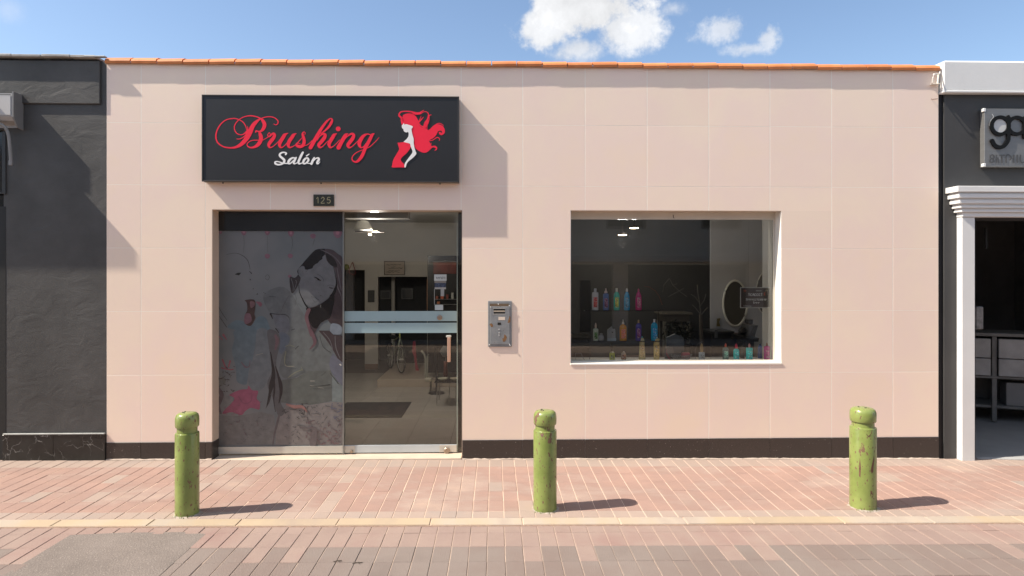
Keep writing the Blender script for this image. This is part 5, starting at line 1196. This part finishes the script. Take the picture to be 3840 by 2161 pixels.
new('dark_room_sheet', bx(1.0, ax(2664, 2.75)-.01, 2.7, 2.8, FZ, CZ-.002), mat('rear_dark', (0,0,0)), shop)  # black sheet added so the room behind the rack reads as unlit
# dry branches in a pot, inside
YV = 1.3
br = thing('dry_branches', 'bare pale branches on a slim trunk standing behind the window, right of the bottle rack', 'branches', (ax(2627, YV), YV, FZ))
bm = B(); pv = lambda x, y: tuple(at(*zpt(x, y), YV))
BRm = mat('branch_bark', (.075, .062, .052), .8, var=.2, vs=30)
tube(bm, [(pv(1205, 1300)[0], YV, FZ+.28), pv(1205, 1250), pv(1200, 1100), pv(1195, 950)], .022, 8); new('trunk', bm, BRm, br)
for P, r in (([(1195, 950), (1190, 850), (1180, 760), (1180, 700)], .006), ([(1195, 950), (1150, 890), (1130, 870)], .005), ([(1190, 860), (1150, 800), (1120, 780)], .004), ([(1190, 880), (1230, 830), (1250, 780)], .004), ([(930, 645), (960, 700), (1030, 760), (1090, 800)], .005), ([(930, 645), (885, 700), (880, 760)], .0045), ([(920, 800), (1000, 760), (1060, 730)], .004), ([(960, 700), (1000, 690)], .003), ([(1195, 960), (1245, 905), (1270, 890)], .004)):
    bm = B(); tube(bm, [(pv(x, y)[0], YV+.02*i, pv(x, y)[2]) for i, (x, y) in enumerate(P)], r, 6); new('branch', bm, mat('branch_pale', (.12, .115, .10), .8), br)
bm = B(); lathe(bm, [(.10, 0), (.14, .28), (.13, .28), (.12, .25)], 20, pv(1205, 1300)[0], YV, FZ); new('pot', bm, DKB, br)
bm = B(); tube(bm, [tuple(at(*zpt(x, y), .6)) for x, y in ((718, 712), (760, 718), (810, 750), (845, 800), (868, 870))], .003, 6); o = new('twig', bm, mat('twig_red', (.20, .08, .05), .7), None); tag(o, 'reddish curved twig arching above the right end of the bottle rack', 'twig')

# dim furniture further back in the room
def dim(name, lab, cat, x0, x1, y0, y1, Y, dp, col, r=.6):
    a, b = at(*zpt(x0, y1), Y), at(*zpt(x1, y0), Y); o = new(name, bx((a.x-b.x)/2, (b.x-a.x)/2, 0, dp, 0, b.z-a.z, bev=.008), paint(col, r), None, loc=((a.x+b.x)/2, Y, a.z)); return tag(o, lab, cat)
wt = thing('work_table', 'pale grey treatment table standing in the dark room behind the branches', 'table', (at(*zpt(1000, 950), 2.2).x, 2.2, FZ))
a, b = at(*zpt(862, 1012), 2.2), at(*zpt(1130, 935), 2.2)
new('top', bx(a.x, b.x, 2.2, 2.6, b.z-.03, b.z, bev=.005), paint((96, 92, 84)), wt); new('apron', bx(a.x+.04, b.x-.04, 2.22, 2.58, a.z, b.z-.0305), paint((74, 70, 64)), wt)
for x in (a.x+.05, b.x-.05):
    for y in (2.24, 2.56): new('leg', bx(x-.02, x+.02, y-.02, y+.02, FZ+.001, a.z-.0005), paint((110, 108, 100)), wt)
random.seed(31)
for i, (zx, zy, r_, lab) in enumerate(((960, 1090, .16, 'dark leafy pot plant on the floor under the treatment table, left one'), (1070, 1110, .14, 'dark leafy pot plant on the floor under the treatment table, right one'))):
    c = at(*zpt(zx, zy), 2.0); t = thing('pot_plant', lab, 'plant', (c.x, 2.0, c.z-.3))
    bm = B(); lathe(bm, [(.06, 0), (.085, .16), (.078, .16), (.07, .14)], 16); local('pot', bm, DKB, t)
    bm = B()
    for q in range(150):
        d = Vector((random.gauss(0, 1), random.gauss(0, 1), random.gauss(0, 1))).normalized()*r_*random.uniform(.35, 1.05); p0 = d+Vector((0, 0, .3)); s_ = Vector((random.uniform(-1, 1), random.uniform(-1, 1), random.uniform(-1, 1))).normalized()*.028; n__ = s_.cross(d).normalized()*.011
        bm.faces.new([bm.verts.new(v) for v in (p0-s_, p0+n__, p0+s_, p0-n__)])
    f_ = local('foliage', bm, paint((26, 30, 22), .6), t); f_['kind'] = 'stuff'
    bm = B(); tube(bm, [(0, 0, .14), (0, 0, .3)], .008, 6); local('stem', bm, BRm, t)
dim('armchair_back', 'brown padded chair back low at the left behind the bottle rack', 'chair', 96, 262, 1232, 1420, 1.1, .12, (62, 48, 42))
dim('wash_basin', 'grey shampoo basin edge behind the rack at the left', 'basin', 100, 262, 1140, 1200, 1.6, .4, (48, 46, 45), .3)
dim('low_shelf', 'long dim brown shelf board behind the sill bottles', 'shelf', 520, 900, 1322, 1345, .9, .3, (74, 58, 50))
dim('wall_panel', 'tall dark grey folding panel behind the left end of the bottle rack', 'panel', 165, 262, 655, 1100, 2.0, .04, (34, 34, 36))
bm = B(); tube(bm, [tuple(at(*zpt(x, y), .9)) for x, y in ((432, 1180), (440, 1240), (446, 1290), (446, 1400))], [.012, .014, .022, .022], 8); o = new('post', bm, paint((78, 74, 66)), None); tag(o, 'pale tapering post behind the squat green flask', 'post')

# ================================================================== SEEN THROUGH THE DOOR
o = new('doormat', bx(-.435, .435, -.45, .45, 0, .012, bev=.004), mat('mat_dark', (.018, .019, .022), .95, var=.3, vs=120, bump=.003, bs=300), None, loc=(ax(1400, 2.05)-.02, 2.08, FZ+.0005)); tag(o, 'dark charcoal doormat on the tiled floor inside the entrance', 'doormat')
mx0, mx1 = ax(1283, 1.6), ax(1518, 1.6)
o.location.x = -1.56
# bicycle on the step
by = 4.35; zst = FZ+.1152
cw_ = at(1504, 1374, by); 
bike = thing('bicycle', 'small black bicycle with yellow green handlebar on the step at the back of the salon', 'bicycle', (cw_.x, by, zst), rz=math.radians(-64))
def torus_pts(cx_, cz_, r, n_=36): return [(cx_+r*math.cos(2*math.pi*k/n_), 0, cz_+r*math.sin(2*math.pi*k/n_)) for k in range(n_)]
R_ = .215
for cx_ in (0, -.62):
    wl = bpy.data.objects.new('wheel', None); COL.objects.link(wl); wl.parent = bike
    bm = B(); tube(bm, torus_pts(cx_, R_+.014, R_), .014, 8, closed=True); local('tyre', bm, mat('tyre', (.02, .02, .02), .8), wl, smooth=True)
    bm = B(); tube(bm, torus_pts(cx_, R_+.014, R_-.018), .006, 6, closed=True); local('rim', bm, mat('rim_bright', (.70, .70, .66), .3, .5) if cx_ == 0 else mat('rim_shaded', (.06, .06, .06), .5), wl)  # rear rim coloured darker to stand in for shade
    bm = B()
    for k in range(16):
        a = 2*math.pi*k/16; tube(bm, [(cx_, (.015 if k % 2 else -.015), R_+.014), (cx_+(R_-.02)*math.cos(a), 0, R_+.014+(R_-.02)*math.sin(a))], .0012, 3)
    local('spokes', bm, mat('rim_bright', (0,0,0)), wl)
    bm = B(); tube(bm, [(cx_, -.04, R_+.014), (cx_, .04, R_+.014)], .014, 8); local('hub', bm, mat('rim_bright', (0,0,0)), wl)
FR = mat('bike_frame', (.20, .22, .17), .35, .2)
for nm, P, r in (('frame', [(-.05, 0, .56), (-.36, 0, .27), (-.40, 0, .50), (-.07, 0, .60)], .014), ('fork', [(0, .03, .23), (-.03, .03, .45), (-.06, 0, .58)], .011), ('fork', [(0, -.03, .23), (-.03, -.03, .45), (-.06, 0, .58)], .011), ('chain_stay', [(-.62, 0, .23), (-.36, 0, .27), (-.40, 0, .50), (-.62, 0, .23)], .009), ('crank', [(-.36, -.06, .27), (-.26, -.07, .2)], .008)):
    bm = B(); tube(bm, P, r, 8); local(nm, bm, FR, bike)
bm = B(); tube(bm, [(-.06, 0, .58), (-.08, 0, .72)], .011, 8); tube(bm, [(-.06, -.24, .72), (-.04, -.12, .76), (-.08, 0, .72), (-.04, .12, .76), (-.06, .24, .72)], .011, 8); local('handlebar', bm, mat('bar_lime', (.55, .6, .2), .4, .2), bike)
bm = B(); box(bm, -.54, -.36, -.05, .05, .53, .58, bev=.015); local('saddle', bm, mat('tyre', (0,0,0)), bike)
def inner(name, lab, cat, px0, px1, py0, py1, Y, th, m, rz=0., bev=.003):
    a, b = at(px0, py1, Y), at(px1, py0, Y); o = new(name, bx((a.x-b.x)/2, (b.x-a.x)/2, 0, th, 0, b.z-a.z, bev=bev), m, None, loc=((a.x+b.x)/2, Y, a.z)); o.rotation_euler.z = rz; return tag(o, lab, cat)
# red folding board leaning behind the bicycle
bm = B(); pa = lambda x, y, Y: tuple(at(1280+x/2.685, 1180+y/2.685, Y))
prism(bm, [(pa(x, y, 4.7)[0], pa(x, y, 4.7)[2]) for x, y in ((725, 270), (745, 265), (752, 330), (762, 480), (790, 580), (812, 660), (780, 660), (750, 560), (735, 420), (715, 370))], 4.66, 4.70)
o = new('folding_board', bm, mat('board_red', (.34, .035, .06), .5), None); tag(o, 'dark red curved board leaning behind the bicycle', 'board')
fr = thing('framed_notice', 'framed handwritten notice on the back wall above the dark passage', 'notice', (ax(1479, IY1), IY1-.01, az(1479, 1030, IY1)))
q0 = lambda x, y: (1280+x/3.625, 780+y/3.625)
def Pn(x0, x1, y0, y1, Y0, Y1, YY=IY1-.03):
    a = at(*q0(x0, y0), YY); b = at(*q0(x1, y1), YY); return bx(a.x, b.x, Y0, Y1, b.z, a.z)
new('frame', Pn(580, 864, 722, 912, IY1-.03, IY1-.001), mat('frame_thin', (.03, .025, .022), .4), fr); new('sheet', Pn(590, 856, 732, 904, IY1-.033, IY1-.0305), mat('sheet_beige', (.38, .32, .27), .7), fr)
AQ = Art(3.625, 1280, 780, IY1-.033); bm = B(); random.seed(4)
for (x0, x1, y) in ((605, 812, 775), (680, 745, 804), (640, 838, 824), (640, 805, 856), (612, 800, 876)):
    x = x0; P = []
    while x < x1: P.append((x, y+random.uniform(-6, 6)-.03*(x-x0), random.uniform(3, 8))); x += 12
    AQ.stroke(bm, P, .0008, k=3)
fix_front(bm); new('writing', bm, mat('slot_black', (0,0,0)), fr)
inner('calendar', 'small dark calendar hanging on the pale pillar between two passages', 'calendar', 1379, 1404, 1089, 1134, IY1-.02, .012, mat('calendar_dark', (.05, .05, .05), .6))
# pale shade lamp with small glowing bulbs
lp = thing('pendant_lamp', 'white domed pendant lamp with two small warm bulbs near the top of the glass door', 'lamp', (ax(1362, 2.2), 2.2, az(1362, 864, 2.2)))
bm = B(); c = at(1364, 864, 2.2); rr = .115
lathe(bm, [(rr*1.12, 0), (rr*1.0, .03), (rr*.85, .07), (rr*.55, .115), (rr*.2, .13), (.01, .132)], 24); local('shade', bm, mat('lamp_shade', (.55, .55, .52), .5), lp, smooth=True)
bm = B(); tube(bm, [(0, 0, .13), (0, 0, CZ-az(1362, 864, 2.2))], .004, 6); local('cord', bm, mat('slot_black', (0,0,0)), lp)
bulb = material('warm_bulb', (1, .8, .5), .5, emis=((1, .80, .52), 7.), var=0)
for (x, y, w) in ((1409, 869, .055), (1387, 880, .036)):
    c = at(x, y, 2.2); bm = bx(-w/2, w/2, -.02, .02, -.009, .009, bev=.004); o = new('bulb', bm, bulb, lp, loc=(c.x-lp.location.x, 0, c.z-lp.location.z))
bm = bx(-.1, .28, -.03, .03, -.028, -.012, bev=.004); local('lamp_bar', bm, mat('frame_thin', (0,0,0)), lp)
for (x, y, Y, lab) in ((2378, 857, 1.65, 'warm glowing disc lamp hanging behind the window, the higher of two'), (2334, 883, 1.9, 'warm glowing disc lamp hanging behind the window, the lower of two')):
    c = at(x, y, Y); t = thing('ceiling_lamp', lab, 'lamp', tuple(c), 'warm disc lamps behind the window')
    bm = B(); lathe(bm, [(.052, 0), (.052, .006)], 24); local('bulb', bm, bulb, t)
    bm = B(); lathe(bm, [(.058, .0065), (.058, .03), (.02, .04), (.006, .05), (.006, CZ-c.z)], 20); local('housing', bm, mat('frame_thin', (0,0,0)), t)
# ceiling beam and pipes near the door top
new('ceiling_beam', bx(ax(1291, 1.4), ax(1530, 1.4), 1.4, 1.6, az(1300, 818, 1.4), CZ-.001), mat('beam_brown', (.20, .17, .14), .7), shop)
0 and new('valance', bx(WX0+.1, ax(2520, .9), .9, .94, az(2300, 833, .9)-.35, CZ-.002), mat('valance_dark', (.04, .04, .042), .7), shop)
# tall red and black drinks machine-like cabinet at the right, and paper strip on the door
mc = thing('display_cabinet', 'tall dark cabinet with a red header inside, right side of the glass door', 'cabinet', (ax(1665, 4.0), 4.0, zst))
def Pm(x0, x1, y0, y1, Y0, Y1, YY):
    a = at(*q0(x0, y0), YY); b = at(*q0(x1, y1), YY); return bx(a.x, b.x, Y0, Y1, b.z, a.z, bev=.003)
new('body', Pm(1172, 1660, 650, 2240, 3.9, 4.4, 3.9), mat('cabinet_black', (.012, .012, .012), .3), mc); new('red_panel', Pm(1250, 1566, 742, 895, 3.89, 3.8995, 3.89), mat('panel_red', (.10, .018, .014), .35, var=.5, vs=6), mc)
new('rail', Pm(1250, 1640, 730, 739, 3.88, 3.8885, 3.88), mat('wire_grey', (0,0,0)), mc); new('side_post', Pm(1162, 1171, 970, 1390, 3.9, 3.95, 3.9), mat('post_wood', (.24, .13, .08), .5), mc)
st = thing('price_strip', 'tall white paper strip with small dark prints taped behind the door glass', 'paper strip', (ax(1650, .16), .16, az(1650, 1165, .16)))
def Ps(x0, x1, y0, y1, Y0, Y1): 
    a = at(*q0(x0, y0), .16); b = at(*q0(x1, y1), .16); return bx(a.x, b.x, Y0, Y1, b.z, a.z)
new('sheet', Ps(1262, 1430, 905, 990, .16, .1606), paint((176, 184, 186)), st); new('sheet', Ps(1266, 1424, 990.5, 1020, .16, .1606), paint((120, 118, 114)), st); new('picture', Ps(1268, 1422, 1020.5, 1080, .16, .1606), mat('strip_picture', (.035, .05, .09), .4, var=.8, vs=50), st); new('sheet', Ps(1268, 1422, 1080.5, 1105, .16, .1606), paint((150, 152, 152)), st)
new('sheet', Ps(1350, 1398, 1105.5, 1200, .16, .1606), paint((140, 145, 148)), st); new('ticket', Ps(1272, 1384, 1318, 1388, .155, .1595), paint((170, 182, 186)), st); new('edge', Ps(1262, 1268, 1105.5, 1317, .16, .1606), paint((150, 155, 155)), st)
AS = Art(3.625, 1280, 780, .16); bm = B(); random.seed(9)
for k in range(12): x = 1290+k*11; AS.stroke(bm, [(x, 935+random.uniform(-5, 10), 4), (x+random.uniform(-4, 8), 965+random.uniform(-8, 8), 4)], .0008, k=2)
fix_front(bm); new('writing', bm, mat('slot_black', (0,0,0)), st)
# goods on the cabinet shelf behind it: small jars and red tins
random.seed(8)
for i, (x, y, w, h, c, lab) in enumerate(((1300, 1240, 34, 40, (120, 60, 40), 'small rust red tin on the shelf behind the paper strip, leftmost'), (1370, 1238, 44, 44, (150, 70, 45), 'squat orange red tin on the shelf behind the paper strip'), (1440, 1238, 30, 60, (110, 50, 40), 'narrow dark red tin on the shelf behind the paper strip'), (1510, 1238, 34, 84, (150, 150, 145), 'pale narrow box at the right of the red tins'), (1320, 1310, 40, 36, (150, 90, 60), 'orange brown jar on the lower shelf of the dark cabinet'))):
    inner('tin', lab, 'tin', 1280+(x-w/2)/3.625, 1280+(x+w/2)/3.625, 780+(y-h)/3.625, 780+y/3.625, 3.80, .06, paint(c))
new('cabinet_shelf', Pm(1262, 1566, 1240, 1246, 3.78, 3.8885, 3.80), mat('wire_grey', (0,0,0)), mc); new('cabinet_shelf', Pm(1262, 1566, 1312, 1318, 3.78, 3.8885, 3.80), mat('wire_grey', (0,0,0)), mc)
# window reflections in the middle passage, imitated by dim framed panes
for (x0, x1, y0, y1, lab) in ((1428, 1466, 1090, 1122, 'dim frame drawn for a window reflection at the left of the rear passage'), (1506, 1550, 1082, 1122, 'dim frame drawn for a window reflection in the middle of the rear passage')):
    t = thing('window_reflection', lab, 'reflected window', tuple(at((x0+x1)/2, y1, 6.9)))
    a, b = at(x0, y0, 6.9), at(x1, y1, 6.9)
    bm = B()
    for q in ((a.x, b.x, a.z-.02, a.z), (a.x, b.x, b.z, b.z+.02), (a.x, a.x+.02, b.z+.0201, a.z-.0201), (b.x-.02, b.x, b.z+.0201, a.z-.0201)): box(bm, q[0], q[1], 6.86, 6.9, q[2], q[3])
    new('frame', bm, mat('reflection_grey', (.16, .16, .16), .5), t); new('pane', bx(a.x+.0205, b.x-.0205, 6.875, 6.88, b.z+.0205, a.z-.0205), mat('reflection_pane', (.07, .07, .075), .3), t)
pillar = new('rear_pillar', bx(ax(1468, 6.2), ax(1480, 6.2), 6.2, 6.3, FZ, 2.0), IW, shop)
# side table with glass top and thin legs, bowl, vases on the right behind the door
gt_ = thing('side_table', 'thin-legged dark glass side table behind the handle of the glass door', 'table', (ax(1685, 2.4), 2.6, FZ))
a = at(1628, 1434, 2.3); b = at(1722, 1434, 2.3); new('top', bx(a.x, b.x, 2.3, 2.75, a.z-.012, a.z, bev=.004), mat('table_dark', (.02, .02, .02), .2), gt_)
for (x, Y) in ((1640, 2.34), (1686, 2.34), (1716, 2.34), (1650, 2.7), (1712, 2.7)):
    bm = B(); c = at(x, 1434, Y); tube(bm, [(c.x, Y, a.z-.0125), (c.x-.01, Y, FZ+.001)], .007, 6); new('leg', bm, mat('leg_chrome', (.35, .33, .30), .3, .6), gt_)
zt2 = a.z+.0005
for (px, w, h, c, nm, lab) in ((1614, .07, .0, 0, '', ''), ):
    pass
def vase(px, Y, z, r, H, col, lab, cat='vase', prof=None):
    x = ax(px, Y); bm = B(); lathe(bm, prof or [(r*.6, 0), (r, H*.3), (r*.8, H*.7), (r*.9, H)], 18); o = new(cat.replace(' ', '_'), bm, paint(col), None, loc=(x, Y, z), smooth=True); tag(o, lab, cat)
vase(1620, 2.9, zst-.1+.0, .0, 0, (0, 0, 0), '') if False else None
vase(1660, 2.4, zt2, .055, .035, (170, 168, 150), 'small cream bowl on the glass side table', 'bowl', [(.03, 0), (.05, .012), (.07, .04), (.066, .04), (.045, .014)])
vase(1706, 2.4, zt2, .055, .035, (168, 160, 140), 'cream bowl at the right end of the glass side table', 'bowl', [(.03, 0), (.05, .012), (.07, .04), (.066, .04), (.045, .014)])
vase(1671, 2.55, zt2, .03, .24, (92, 40, 26), 'tall rust coloured vase on the glass side table', 'vase')
bm = B(); bmesh.ops.create_icosphere(bm, subdivisions=2, radius=.075)
for v in bm.verts: v.co *= 1+.18*math.sin(v.co.x*60)*math.cos(v.co.z*50); v.co.y *= .5
c = at(1672, 1318, 2.55); o = new('silver_ornament', bm, paint((112, 118, 120), .3, .3), None, loc=tuple(c)); tag(o, 'crumpled silver foil ornament above the rust vase', 'ornament')
bm = B(); tube(bm, [(c.x, 2.55, c.z-.06), (c.x, 2.55, zt2+.235)], .004, 5); o2 = new('stem', bm, mat('leg_chrome', (0,0,0)), o)
vase(1606, 3.3, FZ, .0, .0, (0, 0, 0), '') if False else None
# pale hallstand
hs = thing('hall_stand', 'pale metal stand with two hooked uprights right of the bicycle', 'stand', (ax(1600, 3.4), 3.4, FZ))
for P in ([(805, 362), (835, 400), (848, 450), (848, 640)], [(878, 400), (868, 420), (866, 640)]):
    bm = B(); tube(bm, [pa(x, y, 3.4) for x, y in P], .014, 8); new('upright', bm, paint((150, 150, 140)), hs)
a_ = pa(846, 668, 3.4); b2 = pa(915, 590, 3.4); new('tray', bx(a_[0], b2[0], 3.3, 3.5, a_[2], a_[2]+.05, bev=.01), paint((175, 170, 155)), hs); bm = B(); tube(bm, [(a_[0]+.08, 3.4, FZ+.001), (a_[0]+.08, 3.4, a_[2]-.001)], .015, 8); new('foot', bm, paint((120, 116, 105)), hs)
bs = thing('black_floor_lamp', 'slim black upright lamp stand between the pale stand and the side table', 'lamp stand', (ax(1637, 3.2), 3.2, FZ))
bm = B(); tube(bm, [(ax(1637, 3.2), 3.2, FZ+.02), pa(958, 480, 3.2), pa(958, 340, 3.2)], [.014, .02, .03], 8); new('pole', bm, DKB, bs); bm = B(); lathe(bm, [(.12, 0), (.11, .02), (.02, .03)], 20, ax(1637, 3.2), 3.2, FZ+.0005); new('base', bm, DKB, bs)
# red ribbon loop and green ball on the back wall at left
bm = B(); r3 = lambda x, y: tuple(at(1280+x/3.625, 780+y/3.625, IY1-.03)); tube(bm, [r3(*q) for q in ((150, 740), (110, 830), (105, 880), (150, 908), (195, 895), (185, 840), (155, 740))], .008, 6); o = new('ribbon', bm, paint((120, 40, 50)), None); tag(o, 'dark red ribbon loop hanging high at the left of the glass door view', 'ribbon')
bm = B(); bmesh.ops.create_icosphere(bm, subdivisions=3, radius=.055); o = new('ball', bm, paint((95, 105, 35)), None, loc=r3(68, 805)); tag(o, 'small olive green ball on the wall beside the red ribbon', 'ball')
for p_ in o.data.polygons: p_.use_smooth = True

# ================================================================== OPPOSITE SIDE OF THE STREET (shows in the glass)
OB = thing('opposite_row_house', 'pale two-storey row house across the street, seen only as a reflection in the glass', 'building', (0, -10.8, 0))
OPW = mat('opposite_wall', (.78, .72, .63), .8, var=.08, vs=.6)
hw_ = [(x, x+1.1, 3.0, 4.3) for x in (-10, -7.4, -4.8, -2.2, .4, 3.0, 5.6, 8.2, 10.8)]
gw_ = [(x, x+3.3, -.2, 2.05) for x in (-14.9, -11.2, -7.5, -3.8, -.1, 3.6, 7.3, 11.0)]
bm = B(); wall_with_holes(bm, -16, 16, -.2, 4.9, hw_+gw_, -11.2, -10.8); new('wall', bm, OPW, OB)
for (a, b, c, d) in hw_:
    f = new('window', bx(a+.01, b-.01, -10.95, -10.90, c+.01, d-.01), mat('opp_frame', (.30, .28, .26), .6), OB); 
    new('pane', bx(a+.08, b-.08, -10.895, -10.89, c+.08, d-.08), mat('opp_pane', (.03, .035, .04), .1), f)
for (a, b, c, d) in gw_: new('shop_door', bx(a+.01, b-.01, -11.05, -11.0, c, d-.01), mat('opp_dark', (.03, .03, .03), .5), OB)
new('canopy', bx(-15.5, 15.5, -10.799, -10.0, 2.1, 2.25, bev=.01), mat('opp_canopy', (.50, .50, .50), .7), OB)
new('roof', bx(-16, 16, -15, -10.5, 4.901, 5.05), mat('opp_roof', (.35, .2, .14), .8), OB)
opv = new('opposite_pavement', bx(XL, XR, -10.8, -9.9, -.1, .02), mat('ramp_concrete', (0,0,0)), None); opv['kind'] = 'structure'

# light of the lit bulbs
for n_, (x, y, Y, w) in enumerate(((1405, 880, 2.2, 24), (2378, 868, 1.65, 2.5), (2334, 893, 1.9, 2.5))):
    c = at(x, y, Y); ld = bpy.data.lights.new('bulb_light', 'POINT'); ld.energy = w; ld.color = (1, .93, .84); ld.shadow_soft_size = .06
    lo2 = bpy.data.objects.new('bulb_light', ld); COL.objects.link(lo2); lo2.location = (c.x, Y, c.z-.06)
